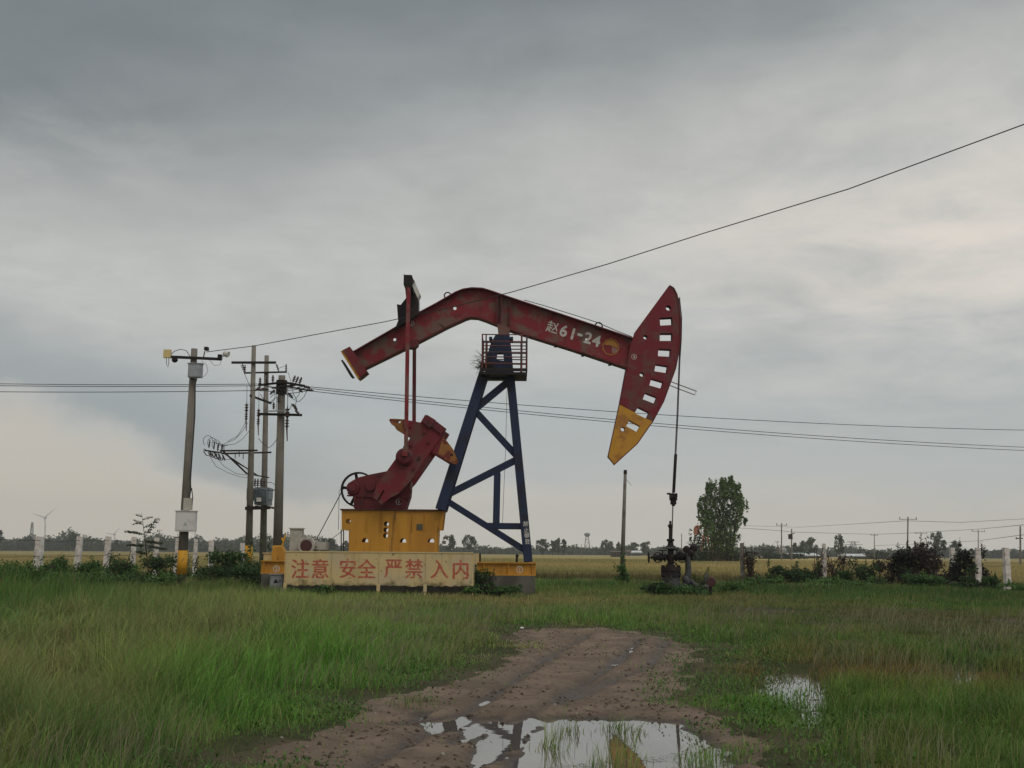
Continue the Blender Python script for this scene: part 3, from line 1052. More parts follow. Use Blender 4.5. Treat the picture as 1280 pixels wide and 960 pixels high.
# ------------------------------------------------------------------ writing
def text_mesh(name, body, mat_, at, size, ang, parent, bold=0.0, depth=0.006, sx=1.0):
    """flat painted lettering standing upright, facing the camera side (-Y); `at` is its centre"""
    cu = bpy.data.curves.new(name, 'FONT')
    cu.body, cu.size, cu.align_x, cu.align_y = body, size, 'CENTER', 'CENTER'
    cu.extrude, cu.resolution_u = 0.0, 3
    tmp = bpy.data.objects.new(name, cu)
    COL.objects.link(tmp)
    bpy.context.view_layer.update()
    dg = bpy.context.evaluated_depsgraph_get()
    me = bpy.data.meshes.new_from_object(tmp.evaluated_get(dg))
    bpy.data.objects.remove(tmp)
    me.name = name
    co = np.empty(len(me.vertices) * 3, dtype=np.float32)
    me.vertices.foreach_get('co', co)
    co = co.reshape(-1, 3)
    if len(co):
        mid = (co.max(0) + co.min(0)) / 2
        co[:, :2] -= mid[:2]
    a = math.radians(ang)
    x = (co[:, 0] * sx) * math.cos(a) - co[:, 1] * math.sin(a)
    z = (co[:, 0] * sx) * math.sin(a) + co[:, 1] * math.cos(a)
    out = np.column_stack([x, -co[:, 2], z]) + np.array(Vector(at) - wloc(parent))
    # strokes are thickened with shifted layers of paint, each a hair in front of the last
    fc = [tuple(p.vertices) for p in me.polygons]
    bpy.data.meshes.remove(me)
    vs_, fs_ = [], []
    sh = [(0, 0)] if bold == 0 else [(0, 0), (1, 0), (-1, 0), (0, 1), (0, -1), (.7, .7), (-.7, .7), (.7, -.7), (-.7, -.7)]
    for i, (dx, dz) in enumerate(sh):
        o_ = len(vs_)
        vs_ += [(p[0] + dx * bold * size, p[1] - depth / 2 + .0006 * i, p[2] + dz * bold * size) for p in out]
        fs_ += [tuple(j + o_ for j in f) for f in fc]
    me = bpy.data.meshes.new(name)
    me.from_pydata(vs_, [], fs_)
    me.materials.append(mat_)
    o = bpy.data.objects.new(name, me)
    COL.objects.link(o)
    o.parent = parent
    return o


def ring_mark(digit, px, py, Y, r, parent, mat_):
    """a small white ring with a number in it, painted on a plate"""
    c = W(px, py, Y)
    mb = MB()
    n = 18
    mb.plate(circ(c.x, c.z, r, n), c.y - 0.004, c.y, [circ(c.x, c.z, r * 0.84, n)])
    mk = mb.build('number_mark', mat_, parent)
    text_mesh('digit', digit, mat_, c, r * 1.5, 0, mk, 0.02)
    return mk


# ------------------------------------------------------------------ the pumping unit
D = 37.5
jx = W(510, 700, D).x
pump = empty('oil_pumpjack', (jx, D, 0), 'red beam pumping unit with navy A-frame tower on ochre yellow base', 'oil pumpjack')


def pl(pts, Y, y0, y1, holes=()):
    return MB().plate(XZ(pts, Y), y0, y1, [XZ(h, Y) for h in holes])


def make_pump():
    # --- concrete footing and yellow skid
    zc = 0.56
    x0, x1 = W(334, 720, D).x, W(669, 720, D).x
    zs0, zs1 = W(640, 719.5, D - 1).z, W(640, 703, D - 1).z
    MB().box(x0 + 0.05, x1 - 0.02, D - 1.15, D + 1.15, -0.05, zs0).build('concrete_footing', M['concrete'], pump)
    sk = MB()
    for yy in (D - 0.95, D + 0.95):
        sk.box(x0, x1, yy - 0.11, yy + 0.11, zs0 + .002, zs0 + .03)
        sk.box(x0, x1, yy - 0.11, yy + 0.11, zs1 - .03, zs1)
        sk.box(x0, x1, yy - 0.02, yy + 0.02, zs0 + .03, zs1 - .03)
        for i in range(12):
            xx = x0 + 0.1 + (x1 - x0 - 0.2) * i / 11
            sk.box(xx - .012, xx + .012, yy - 0.095, yy + 0.095, zs0 + .03, zs1 - .03)
    for xx in np.linspace(x0 + 0.1, x1 - 0.1, 7):
        sk.box(xx - .1, xx + .1, D - 0.83, D + 0.83, zs0 + .02, zs1 - .04)
    skid = sk.build('base_skid', M['yellow'], pump)
    Yk = D - 0.98
    ring_mark('2', 345.5, 711, D - 1.063, 0.10, skid, M['letter_white'])
    ring_mark('1', 649.6, 712, D - 1.063, 0.10, skid, M['letter_white'])
    # bolt post on the right end
    w = W(646, 699, D - 0.6)
    MB().tube([(w.x, w.y, zs1), (w.x, w.y, zs1 + .16)], .035, 8).tube([(w.x, w.y, zs1 + .16), (w.x + .02, w.y, zs1 + .24)], .05, 8).build('anchor_bolt', M['black'], pump)

    # --- yellow gearbox pedestal: two side plates with round holes, cover and end plates
    out = [(436, 694), (436.5, 662.5), (436, 662.5), (427, 662.5), (427, 637.5), (555.6, 637.5), (552.6, 662.5), (547, 662.5), (545.7, 694)]
    out = [(436, 694), (437, 662.5), (427, 662.5), (427, 637.5), (555.6, 637.5), (552.6, 662.5), (547, 662.5), (545.7, 694)]
    holes = []
    for hx, hy in ((435.2, 651.5), (482.9, 654.8), (482.4, 662.4), (481.8, 669.5)):
        holes.append(circ(hx, hy, 3.2, 14))
    for hx, hy in ((456.3, 676.5), (503.8, 676.8), (538.8, 676.8)):
        holes.append([(hx - 4, hy)] + [(hx - 4 * math.cos(PI * t / 8), hy - 4 * math.sin(PI * t / 8)) for t in range(1, 8)] + [(hx + 4, hy), (hx + 4, hy + 1.3), (hx - 4, hy + 1.3)])
    yn, yf = D - 0.46, D + 0.42
    ped = pl(out, yn, yn, yn + .025, holes)
    far = pl(out, yn, yf, yf + .025, holes)
    ped.add(far.v, far.f)
    pedestal = ped.build('gearbox_pedestal', M['yellow'], pump)
    e = MB()
    a, b = W(436.5, 694, yn), W(437, 662.5, yn)
    e.bar((a.x - .015, D - .02, a.z), (b.x - .015, D - .02, b.z), .02, .84)
    a, b = W(545.7, 694, yn), W(547, 663, yn)
    e.bar((a.x + .015, D - .02, a.z), (b.x + .015, D - .02, b.z), .02, .84)
    for hx in (458, 476, 493, 515.5, 531):                     # stiffening ribs
        a, b = W(hx, 664, yn), W(hx, 640, yn)
        e.box(a.x - .012, a.x + .012, yn - .035, yn - .001, a.z, b.z)
    a, b = W(547.5, 662, yn), W(555, 639, yn)
    e.bar((a.x + .01, D - .02, a.z), (b.x - .01, D - .02, b.z), .03, 1.02)
    e.each('pedestal_rib', M['yellow'], pedestal)
    t0, t1 = W(425.5, 638, yn), W(556.6, 638, yn)
    MB().box(t0.x, t1.x, yn - .06, yf + .09, t0.z + .005, t0.z + .05).build('pedestal_cover', M['rust'], pedestal)
    a, b = W(521, 655, yn), W(528.3, 662.5, yn)
    MB().box(a.x, b.x, yn - .02, yn - .002, b.z, a.z).build('name_plate', mat('tarnished_green_plate', (0.06, 0.07, 0.045), 0.7), pedestal)
    lg = MB()
    for hx in (426.5, 429.5):
        a, b = W(hx, 690, yn), W(hx, 662, yn)
        lg.bar(a, b, .03, .03)
    lg.each('support_rod', M['black'], pedestal)

    # --- navy A-frame: near and far pair of legs, braces, top plate
    def leg(px0, py0, px1, py1, wpx, s):
        a, b = W(px0, py0, D - 0.62), W(px1, py1, D - 0.22)
        c = Vector((a.x, D + s * 0.62, a.z)); d_ = Vector((b.x, D + s * 0.22, b.z))
        return MB().bar(c, d_, wpx * .0250, .20)
    for s in (-1, 1):
        leg(550.3, 637, 605.1, 466, 12.2, s).build('leg', M['navy'], pump)
        L = leg(660.6, 702.5, 637.6, 466, 10.2, s).build('leg', M['navy'], pump)
        if s < 0:
            for ch, px, py in (('禁', 657.0, 654.8), ('止', 658.0, 662.5), ('攀', 658.6, 669.5), ('登', 659.3, 676.8)):
                yy = D - 0.62 + 0.40 * (702 - py) / 236 - 0.106
                text_mesh('lettering', ch, M['letter_white'], W(px, py, yy), .165, 0, L, 0.015)
        for (ax, ay, bx, by, wp) in ((637, 475.5, 594, 511, 9), (592, 511.5, 646, 570, 8.2), (648, 573.5, 558, 619, 8.6),
                                     (556, 624.5, 659, 689.5, 7.8), (621.5, 590, 620, 655, 8), (607, 657, 654, 657.5, 7)):
            def q(px, py, s=s):
                f = min(1, max(0, (702 - py) / 236))
                r = 0.62 - 0.40 * f
                w_ = W(px, py, D - r)
                return Vector((w_.x, D + s * (r - .02), w_.z))
            if s > 0 and (ax, bx) not in ((621.5, 620), (607, 654)):
                continue
            MB().bar(q(ax, ay), q(bx, by), wp * .025, .10).build('brace', M['navy'], pump)
    ties = MB()
    for (px, py) in ((575, 563), (652, 612), (594, 506), (641, 506)):
        f = (702 - py) / 236
        r = 0.62 - 0.40 * f
        w_ = W(px, py, D - r)
        ties.bar((w_.x, D - r + .09, w_.z), (w_.x, D + r - .09, w_.z), .12, .12, (0, 0, 1))
    ties.each('cross_tie', M['navy'], pump)
    # head plates of the tower with the square opening
    top = [(605.5, 469), (608.4, 447), (613.6, 428.3), (619.8, 418), (636.9, 418), (640, 443), (642.0, 469)]
    hole = [(621.5, 440), (629, 440), (630, 451), (620, 450)]
    for s in (-1, 1):
        pl(top, D - .24, D + s * .24 - .03, D + s * .24 + .03, [hole]).build('tower_head_plate', M['navy'], pump)
    bb = MB()
    for px, py in ((613.5, 424.5), (639.5, 424.5)):
        a = W(px, py, D)
        bb.box(a.x - .05, a.x + .05, D - .30, D + .30, a.z - .04, a.z + .04)
    bb.each('bearing_lug', M['navy'], pump)
    # saddle bearing under the beam
    sb = [(621.5, 404), (637.5, 410), (636, 421), (623.5, 421)]
    pl(sb, D - .26, D - .26, D + .26).build('saddle_bearing', M['red'], pump)

    # --- service platform with railing around the tower head
    pa, pb = W(600, 468, D - .7), W(659, 461, D - .7)
    fl = MB()
    fl.box(pa.x, pb.x, D - .72, D - .27, pa.z, pa.z + .08).box(pa.x, pb.x, D + .27, D + .72, pa.z, pa.z + .08)
    fl.box(pb.x - .42, pb.x - .002, D - .268, D + .268, pa.z, pa.z + .08)
    fl.box(pa.x, pb.x, D - .74, D - .722, pa.z + .1, pa.z + .2)
    platform = fl.build('service_platform', M['black'], pump)
    rl = MB()
    zt = W(640, 417.5, D - .72).z
    for yy in (D - .72, D + .72):
        for px in (602.8, 607.5, 652, 658.6):
            w_ = W(px, 440, D - .72)
            rl.tube([(w_.x, yy, pa.z + .08), (w_.x, yy, zt)], .022 if px != 652 else .03, 6)
        for py in (418, 426.5, 432, 440, 446, 454):
            a, b = W(602.8, py, D - .72), W(658.6, py, D - .72)
            rl.tube([(a.x, yy, a.z), (b.x, yy, a.z)], .018, 6)
    for px in (602.8, 658.6):
        for py in (418, 432, 446):
            a = W(px, py, D - .72)
            rl.tube([(a.x, D - .72, a.z), (a.x, D + .72, a.z)], .018, 6)
    rl.build('railing', M['rail'], platform)

    # --- walking beam: web plates, flanges
    top_e = [(441.5, 440.4), (492.5, 411), (522.5, 392), (545, 380), (560, 371.3), (569.4, 365.8), (578.8, 362), (590, 360.4),
             (603, 361), (612.5, 363.8), (627.5, 369), (650, 376.5), (720, 399.6), (791, 423.4)]
    bot_e = [(785, 459.2), (716, 436), (640, 412.2), (621.9, 405), (606.9, 399), (597.5, 395.8), (588, 395.3), (582.5, 396.8),
             (560, 407), (520.6, 427.5), (455, 459.6)]
    beam_out = top_e + bot_e
    bh = [circ(492.7, 423.2, 2.0, 10), circ(568.3, 384, 2.2, 10), circ(733.5, 423.0, 1.6, 8)]
    wb = pl(beam_out, D - .2, D - .025, D + .025, bh)
    beam = wb.build('walking_beam', M['red'], pump)
    fg = MB()

    def strip(edge, hw, th, sgn):
        p = [W(x, y, D - .2) for x, y in edge]
        for i in range(len(p) - 1):
            a, b = p[i].copy(), p[i + 1].copy()
            a.y = b.y = D
            d_ = (b - a).normalized()
            nrm = Vector((-d_.z, 0, d_.x)) * sgn
            fg.bar(a + nrm * th * .5 - d_ * .002, b + nrm * th * .5 + d_ * .002, th, hw * 2)
    strip(top_e, .225, .035, 1)
    strip(list(reversed(bot_e)), .225, .035, -1)
    fg.each('flange', M['dark_red'], beam)
    # splice and stiffener plates on the web
    sp = MB()
    for (x, y0, y1) in ((622, 368.5, 403.5), (627, 370.5, 405.5), (638, 374, 410)):
        a, b = W(x, y0, D - .2), W(x - 1, y1, D - .2)
        sp.bar((a.x, D - .1, a.z), (b.x, D - .1, b.z), .03, .148)
    sp.each('stiffener', M['dark_red'], beam)
    # tail weight with yellow end face
    tail = [(428.3, 437.6), (437.2, 433.1), (458.8, 464), (449.5, 471.5)]
    pl(tail, D - .33, D - .33, D + .33).build('tail_weight', M['red_head'], beam)
    pl([(425.6, 439.0), (428.2, 437.7), (449.4, 471.6), (447, 473.2)], D - .33, D - .31, D + .31).build('tail_plate', M['tip_yellow'], beam)
    pl([(427.6, 449), (425.7, 450), (437.5, 470), (440.8, 469.5)], D - .33, D - .25, D + .25).build('end_rail', M['black'], beam)
    # lifting eyes, grease line, bolts
    for (x, y, r) in ((559.5, 369.5, 4.2), (748.3, 407.6, 4.6)):
        c = W(x, y, D - .05)
        MB().tube([(c.x + r * .025 * math.cos(t), D - .05, c.z + r * .025 * math.sin(t)) for t in np.linspace(0, 2 * PI, 15)[:-1]], .022, 6, closed=True).build('lifting_eye', M['rust'], beam)
    gl = MB()
    gl.tube([W(x, y, D - .1) for x, y in ((655, 375), (680, 382), (720, 394.5), (745, 402.5), (772, 414), (790, 421))], .012, 5)
    gl.build('grease_line', M['black'], beam)
    bo = MB()
    for x, y in ((694.5, 431), (728.5, 442.5), (762.5, 454)):
        a = W(x, y, D)
        bo.box(a.x - .045, a.x + .045, D - .18, D + .18, a.z - .06, a.z + .04)
    bo.each('bolt', M['black'], beam)
    yw = D - .030
    for ch, px, py, s, bold in (('赵', 690.8, 408.8, .40, .010), ('6', 704.8, 413.6, .50, .030), ('1', 716.2, 417.3, .50, .030),
                                ('-', 725.0, 418.6, .55, .030), ('2', 735.3, 422.4, .50, .030), ('4', 745.6, 426.0, .50, .030)):
        text_mesh('lettering', ch, M['letter_white'], W(px, py, yw), s, -15.5, beam, bold)
    # round emblem: scalloped yellow rim, gold upper half, dark lower half with pale rays
    c = W(763.6, 433.6, yw)
    R_ = .25
    rim = [(c.x + R_ * (1 + .09 * abs(math.sin(5 * t))) * math.cos(t), c.z + R_ * (1 + .09 * abs(math.sin(5 * t))) * math.sin(t)) for t in np.linspace(0, 2 * PI, 61)[:-1]]
    em = MB().plate(rim, yw - .003, yw, [[(c.x + (p[0] - c.x) * .9, c.z + (p[1] - c.z) * .9) for p in rim]]).build('emblem', M['emblem_gold'], beam)
    ro = math.radians(-16)
    rot = lambda x, z: (c.x + x * math.cos(ro) - z * math.sin(ro), c.z + x * math.sin(ro) + z * math.cos(ro))
    up = [rot(R_ * .86 * math.cos(t), R_ * .86 * math.sin(t)) for t in np.linspace(0.05, PI - 0.05, 20)]
    low = [rot(R_ * (.8 - .16 * i), R_ * (.02 + .16 * math.sin(PI * i / 10))) for i in range(11)]
    MB().plate(up + low[::-1][1:-1], yw - .005, yw - .002).build('emblem_sun', M['emblem_gold'], em)
    ry = MB()
    for t, l in ((-0.15, .95), (-0.42, .98), (-0.68, .9), (-0.95, .8)):
        ry.plate([rot(R_ * .1, R_ * .05), rot(R_ * l * math.cos(t), R_ * l * math.sin(t)), rot(R_ * l * math.cos(t - .1), R_ * l * math.sin(t - .1))], yw - .007 - abs(t) * .002, yw - .006 - abs(t) * .002)
    ry.build('emblem_rays', M['emblem_white'], em)
    ring_mark('3', 514.5, 404, yw, .085, beam, M['letter_white'])

    # --- horse head
    hd = [(836.9, 356.5), (842.5, 360), (846.3, 368.1), (849, 381.3), (850.4, 400), (850.4, 418.8), (848.5, 439.4), (844.4, 460), (836.9, 480.6),
          (829.4, 501.3), (816, 526), (796.3, 554.2), (768.1, 579.8), (760.6, 570.8), (774.4, 507.3), (783.8, 458.3), (788.5, 429.2), (793.8, 415.5), (815, 386)]
    wins = [(831.9, 403, 3), (831.7, 422.5, 0), (829.6, 442, -3), (825.6, 461.7, -9), (819.6, 480.4, -16), (811.5, 498.5, -21), (801.9, 516.7, -26), (790.8, 533.3, -28)]
    kk = .34 / D                     # the two side plates stand 0.34 m apart: sized so the daylight gaps keep their look
    hw = []
    for cx, cy, a in wins:
        dx, dy = (cx - 640) * kk, (690 - cy) * kk
        hw.append(rrect(cx + dx / 2, cy - dy / 2, 14.2 + dx * .8, 7.4 + dy * .9, -a))
    for cx, cy, r in ((834.6, 386.3, 2.1), (806, 422.6, 1.7), (801.6, 469, 1.9), (778, 537, 2.2)):
        dx, dy = (cx - 640) * kk, (690 - cy) * kk
        hw.append(circ(cx + dx / 2, cy - dy / 2, r + .35 * math.hypot(dx, dy), 12))
    w7 = hw[6]

    # red and yellow share of each side plate: cut along the paint line
    def cutline(x):
        return 505 + (x - 774) * 0.53
    yel_i = [(816, 526.8), (796.3, 554.2), (768.1, 579.8), (760.6, 570.8), (774.6, 505.4)]
    for s in (-1, 1):
        y0, y1 = (D - .185, D - .165) if s < 0 else (D + .155, D + .175)
        red_o = hd[:10] + [(815.7, 526.5), (808.2, 522.6), w7[1], w7[0], (794.2, 515.0), (774.8, 505.0)] + hd[15:]
        k1 = pl(red_o, D - .185, y0, y1, hw[:6] + hw[8:11])
        if s < 0:
            head = k1.build('horse_head', M['red_head'], pump)
            acc = head
        else:
            k1.build('side_plate', M['red_head'], acc)
        k2 = pl([(816, 527.0), (796.3, 554.2), (768.1, 579.8), (760.6, 570.8), (774.6, 505.6), (793.8, 515.6), w7[3], w7[2], (807.8, 523.0)], D - .185, y0, y1, [hw[7], hw[11]])
        k2.build('yellow_tip', M['tip_yellow'], acc)
    arc = [(836.9, 356.5)] + hd[1:13]
    ap = [W(x, y, D - .26) for x, y in arc]
    ar = MB()
    for i in range(len(ap) - 1):
        a, b = ap[i].copy(), ap[i + 1].copy()
        a.y = b.y = D
        d_ = (b - a).normalized()
        nrm = Vector((d_.z, 0, -d_.x)) * -1
        ar.bar(a + nrm * .014, b + nrm * .014, .03, .42)
    ar.build('arc_plate', M['dark_red'], head)
    bp = [W(x, y, D - .26) for x, y in (hd[13], hd[14], hd[15])]
    bk = MB()
    for p, q_ in ((W(760.6, 570.8, D - .26), W(774.4, 507.3, D - .26)), (W(774.4, 507.3, D - .26), W(783, 461, D - .26)), (W(794, 415, D - .26), W(836.5, 357, D - .26))):
        a, b = p.copy(), q_.copy()
        a.y = b.y = D
        bk.bar(a, b, .02, .31)
    bk.each('back_plate', M['dark_red'], head)
    gu = MB()
    pa_, pb_ = W(838, 478.5, D), W(869.2, 490.2, D)
    gu.tube([(pa_.x, D - .22, pa_.z), (pb_.x, D - .22, pb_.z), (pb_.x + .01, D + .22, pb_.z - .06), (pa_.x, D + .22, pa_.z - .05)], .014, 6)
    gu.build('rope_guard', M['rust'], head)
    ring_mark('4', 792.6, 446, D - .187, .085, head, M['letter_white'])

    # --- bridle ropes, carrier bar, polished rod
    rp = MB()
    for s in (-1, 1):
        yy = D + s * .09
        pts = [W(848.9, 372, D), W(851.6, 398, D), W(851.2, 424, D), W(849.4, 450, D), W(846.8, 520, D), W(843.2, 590, D), W(842, 616, D)]
        rp.tube([(p.x, yy * (1 - i / 6) + (D + s * .13) * i / 6, p.z) for i, p in enumerate(pts)], .014, 6)
    rp.each('bridle_rope', M['black'], pump)
    sl = MB()
    a, b = W(844.6, 568, D), W(842, 616, D)
    for s in (-1, 1):
        sl.tube([(a.x, D + s * .125, a.z), (b.x, D + s * .13, b.z)], .032, 8)
    sl.each('rope_socket', M['black'], pump)
    cb = MB()
    c = W(841.6, 619, D)
    cb.box(c.x - .10, c.x + .10, D - .24, D + .24, c.z - .08, c.z + .05)
    cb.lathe((c.x, D, c.z - .08), (0, 0, -1), [(0, .12), (.06, .13), (.1, .09), (.2, .1), (.22, .05), (.26, .05)], 12)
    cb.box(c.x - .19, c.x - .1, D - .1, D + .1, c.z + .02, c.z + .07)
    cb.build('carrier_bar', M['black'], pump)
    a, b = W(841.2, 628, D), W(839.6, 684, D)
    MB().tube([a, b], .019, 8).build('polished_rod', M['steel'], pump)

    # --- gearbox, brake wheel
    gb = [(439, 601.5), (447, 597), (461, 593.3), (483, 589), (503, 587.5), (513.5, 602), (512, 620), (506.5, 637), (443.5, 637), (441.5, 621), (434, 617)]
    gear = pl(gb, D - .42, D - .40, D + .40).build('gearbox', M['dark_red'], pump)
    db = MB()
    for px, py, r, y0, y1 in ((441.5, 610, .20, -.52, -.401), (441.5, 610, .11, -.58, -.521), (463, 607, .17, -.46, -.401), (487, 611, .26, -.50, -.401)):
        c = W(px, py, D - .42)
        db.lathe((c.x, D + y0, c.z), (0, 1, 0), [(0, r * .93), (.012, r), (y1 - y0, r)], 20)
    for px, py, r in ((441.5, 610, .155),):
        c = W(px, py, D - .54)
        for i in range(6):
            db.lathe((c.x + r * math.cos(i * PI / 3), D - .545, c.z + r * math.sin(i * PI / 3)), (0, 1, 0), [(0, .02), (.024, .02)], 6)
    a, b = W(434, 619.5, D - .41), W(512, 621.5, D - .41)
    db.bar((a.x, D - .42, a.z), (b.x, D - .42, b.z), .05, .06)
    for px in (446, 455, 505):
        a, b = W(px, 622, D), W(px, 636, D)
        db.box(a.x - .03, a.x + .03, D - .46, D - .401, b.z, a.z)
    db.each('bearing_cap', M['dark_red'], gear)
    lv = MB()
    for x0_, y0_, x1_, y1_ in ((508, 598, 514, 604), (507, 612, 514.5, 617), (509, 616, 513, 622)):
        a, b = W(x0_, y0_, D - .3), W(x1_, y1_, D - .3)
        lv.box(a.x, b.x, D - .35, D - .2, b.z, a.z)
    lv.each('breather_cap', M['dark_red'], gear)
    ring_mark('1', 498.8, 627, D - .404, .10, gear, M['letter_white'])
    c = W(448, 612, D + .62)
    R0 = .56
    wh = MB()
    n = 28
    wh.plate(circ(c.x, c.z, R0, n), D + .55, D + .72, [circ(c.x, c.z, R0 - .055, n)])
    for i in range(5):
        t = 2 * PI * i / 5 + .5
        wh.bar((c.x, D + .635, c.z), (c.x + (R0 - .04) * math.cos(t), D + .635, c.z + (R0 - .04) * math.sin(t)), .09, .06)
    wh.lathe((c.x, D + .402, c.z), (0, 1, 0), [(0, .10), (.34, .10)], 14)
    wh.build('belt_wheel', M['black'], pump)

    # --- cranks with crescent counterweights, pitman arms
    ck = [(474.5, 627), (482, 601), (505, 559), (526, 527), (531.5, 518.2), (549, 529.2), (557.8, 535.6), (553, 543.6), (539.5, 563), (513, 601), (497.5, 617.5),
          (487.5, 622.3), (477, 630.6), (473, 627.5), (479.5, 618), (471, 625.5), (466.2, 622.4)]
    ck = [(466.2, 622.4), (470.5, 607), (482, 591), (505, 559), (526, 527.5), (531.5, 518.2), (549, 529.2), (557.8, 535.8), (553, 543.8), (539.5, 563), (513, 601), (497.5, 617.5),
          (487.5, 622.3), (476.5, 630.6), (473, 627.3), (481, 613.5), (479, 612.5), (471.5, 625.3)]
    wing = [(486, 525), (487.5, 523.2), (494, 523.2), (504, 523.8), (526, 528), (551, 544), (558.5, 551), (566, 561), (572.6, 577), (570.5, 580.2), (566, 579.6), (539, 563.2), (505, 539.5), (489, 530)]
    wt_r = [(486, 525), (487.5, 523.2), (494, 523.2), (503.2, 523.8), (505, 539.5), (489, 530)]
    wt_r2 = [(553.5, 546), (558.5, 551), (566, 561), (572.6, 577), (570.5, 580.2), (566, 579.6), (547, 568)]
    wmid = [(503.4, 523.8), (526, 528), (551, 544), (553.3, 545.8), (546.8, 567.9), (539, 563.2), (505.2, 539.6)]
    h_l = circ(499, 527, 1.7, 10)
    h_m = [circ(512.6, 535.6, 1.6, 10), circ(510.8, 546.5, 1.3, 10)]
    h_r = [circ(550.2, 559.3, 1.9, 10), circ(564.6, 568.3, 1.9, 10)]
    for s in (-1, 1):
        off = 0.0 if s < 0 else 1.84
        Yc = D - .98                     # outlines were measured on the near crank
        y0, y1 = Yc + off, Yc + .20 + off
        if s > 0:
            y0, y1 = D + .78, D + .98
        crank = pl(ck, Yc, y0, y1).build('crank', M['red_head'], pump)
        ys = (y0 + .05, y1 + .06) if s < 0 else (y0 - .06, y1 - .05)
        yb = (y0 - .10, y0 - .002) if s < 0 else (y1 + .002, y1 + .10)
        cw = pl(wmid, Yc, ys[0], ys[1], [h_m[0]]).build('counterweight', M['red_head'], crank)
        pl(wt_r, Yc, ys[0], ys[1], [h_l]).build('weight_tip', M['wing_tip'], cw)
        r2 = pl(wt_r2, Yc, ys[0], ys[1], [h_r[1], circ(556, 560.5, 1.6, 10)] if False else [h_r[1]])
        r2.build('weight_tip', M['wing_tip'], cw)
        dt = MB()
        # rack block and bolts on the crank end, dark adjuster recesses
        a = [(529, 524), (533, 518.6), (556.5, 535.8), (553, 541)]
        bl = pl([(528, 527), (534, 518.8), (545, 525.6), (538, 536)], Yc, yb[0], yb[1])
        dt.add(bl.v, bl.f)
        bl = pl([(539, 533), (545.5, 526.6), (556.8, 535.6), (551.5, 542.5)], Yc, yb[0] + (.03 if s < 0 else 0), yb[1] - (.03 if s > 0 else 0))
        dt.add(bl.v, bl.f)
        c = W(506, 571.5, ys[0])
        oy, dy = (y0 - .001, -1) if s < 0 else (y1 + .001, 1)
        dt.lathe((c.x, oy, c.z), (0, dy, 0), [(0, .27), (.08, .27), (.10, .22), (.18, .22), (.20, .18)], 22)
        for px, py in ((514, 556), (531, 540), (536, 552), (524, 572), (517, 585)):
            c2 = W(px, py, Yc)
            dt.lathe((c2.x, (y0 if s < 0 else y1), c2.z), (0, dy, 0), [(0, .05), (.06, .05)], 8)
        dt.each('crank_fitting', M['dark_red'], crank)
        # pitman arm
        Yp = D - 1.27 if s < 0 else D + 1.27
        if s < 0:
            p = [W(505.6, 570, Yp), W(507.5, 558, Yp), W(509.6, 420, Yp), W(511, 352, Yp)]
        else:
            p0 = W(506, 571.5, D - 1.1)
            p = [Vector((p0.x, Yp, p0.z)), W(517.6, 527, Yp), W(518.0, 440, Yp), W(517.6, 385, Yp)]
        pm = MB()
        pm.bar(p[1], p[2], .115, .10)
        pm.bar(p[2] + Vector((0, 0, .001)), p[3], .115, .10)
        d_ = (p[1] - p[0])
        pm.bar(p[0], p[1] - Vector((0, 0, .001)), .16, .12)
        pm.build('pitman_arm', M['red' if s < 0 else 'red_head'], pump)
    # --- tail bearing tower on the beam and the equalizer crossbar it carries
    tb = [(493.5, 411), (497.6, 401), (496.1, 380.1), (500.8, 381.1), (507.6, 372.3), (506.6, 361.9), (504.5, 352), (515.5, 352), (517.5, 356), (522.7, 372.3), (522.7, 391.5), (523, 430), (519, 432.5), (512, 434)]
    tb = [(493.5, 411), (497.6, 401), (496.1, 380.1), (500.8, 381.1), (507.6, 372.3), (506.6, 361.9), (504.5, 352), (515.5, 352), (517.5, 356), (522.7, 372.3), (522.7, 391.5), (512, 400)]
    pl(tb, D - .30, D - .30, D + .30).build('tail_bearing', M['black'], beam)
    pl([(507.5, 425), (523, 424), (522, 430.5), (518, 434), (510, 434)], D - .25, D - .25, D + .25).build('tail_bearing_clamp', M['dark_red'], beam)
    eq = [(504.5, 356), (504.8, 342.5), (506, 343.8), (514.9, 344), (516.8, 350), (515, 360)]
    equalizer = pl(eq, D - 1.3, D - 1.34, D + 1.34).build('equalizer_bar', M['black'], pump)
    pl([(515.0, 356.5), (518.6, 352.5), (525.0, 367), (522.4, 373)], D - 1.3, D - 1.30, D - .8).build('sky_gleam_plate', M['plate'], equalizer)  # added pale plate imitating the gleam of sky here; no lamp
    pl([(516.3, 350.5), (517.6, 350), (518.8, 352.6), (516.6, 354)], D - .3, D - .34, D + .34).build('hinge', M['black'], equalizer)
    # --- drive belt from the motor up to the wheel, brake cable
    m0 = W(384, 681, D + .63)
    bt = MB()
    cw_ = W(448, 612, D + .62)
    for dx in (-1,):
        for off in (-.03, .03):
            bt.bar((W(391.8, 673.5, D).x, D + .635 + off, W(391.8, 673.5, D).z), (W(426.0, 609, D).x, D + .635 + off, W(426, 609, D).z), .014, .03)
    a, b = W(395.5, 681, D), W(441, 632, D)
    a2, b2 = W(398, 681, D - .3), W(427, 660, D - .3)
    bt.bar((a2.x, D + .635, a2.z), (b2.x, D + .635, b2.z), .014, .03)
    bt.bar((b2.x, D + .635, b2.z), (W(447, 634.5, D).x, D + .635, W(447, 634.5, D).z), .014, .03)
    bt.each('drive_belt', M['black'], pump)
    a, b = W(424, 612, D - .4), W(423, 662, D - .4)
    MB().tube([a, b], .008, 5).build('brake_cable', M['wire'], pump)
    a, b = W(634, 476, D - .2), W(628, 655, D - .2)
    MB().tube([a, W(632, 560, D - .2), b], .007, 5).build('hanging_cable', M['wire'], pump)


make_pump()


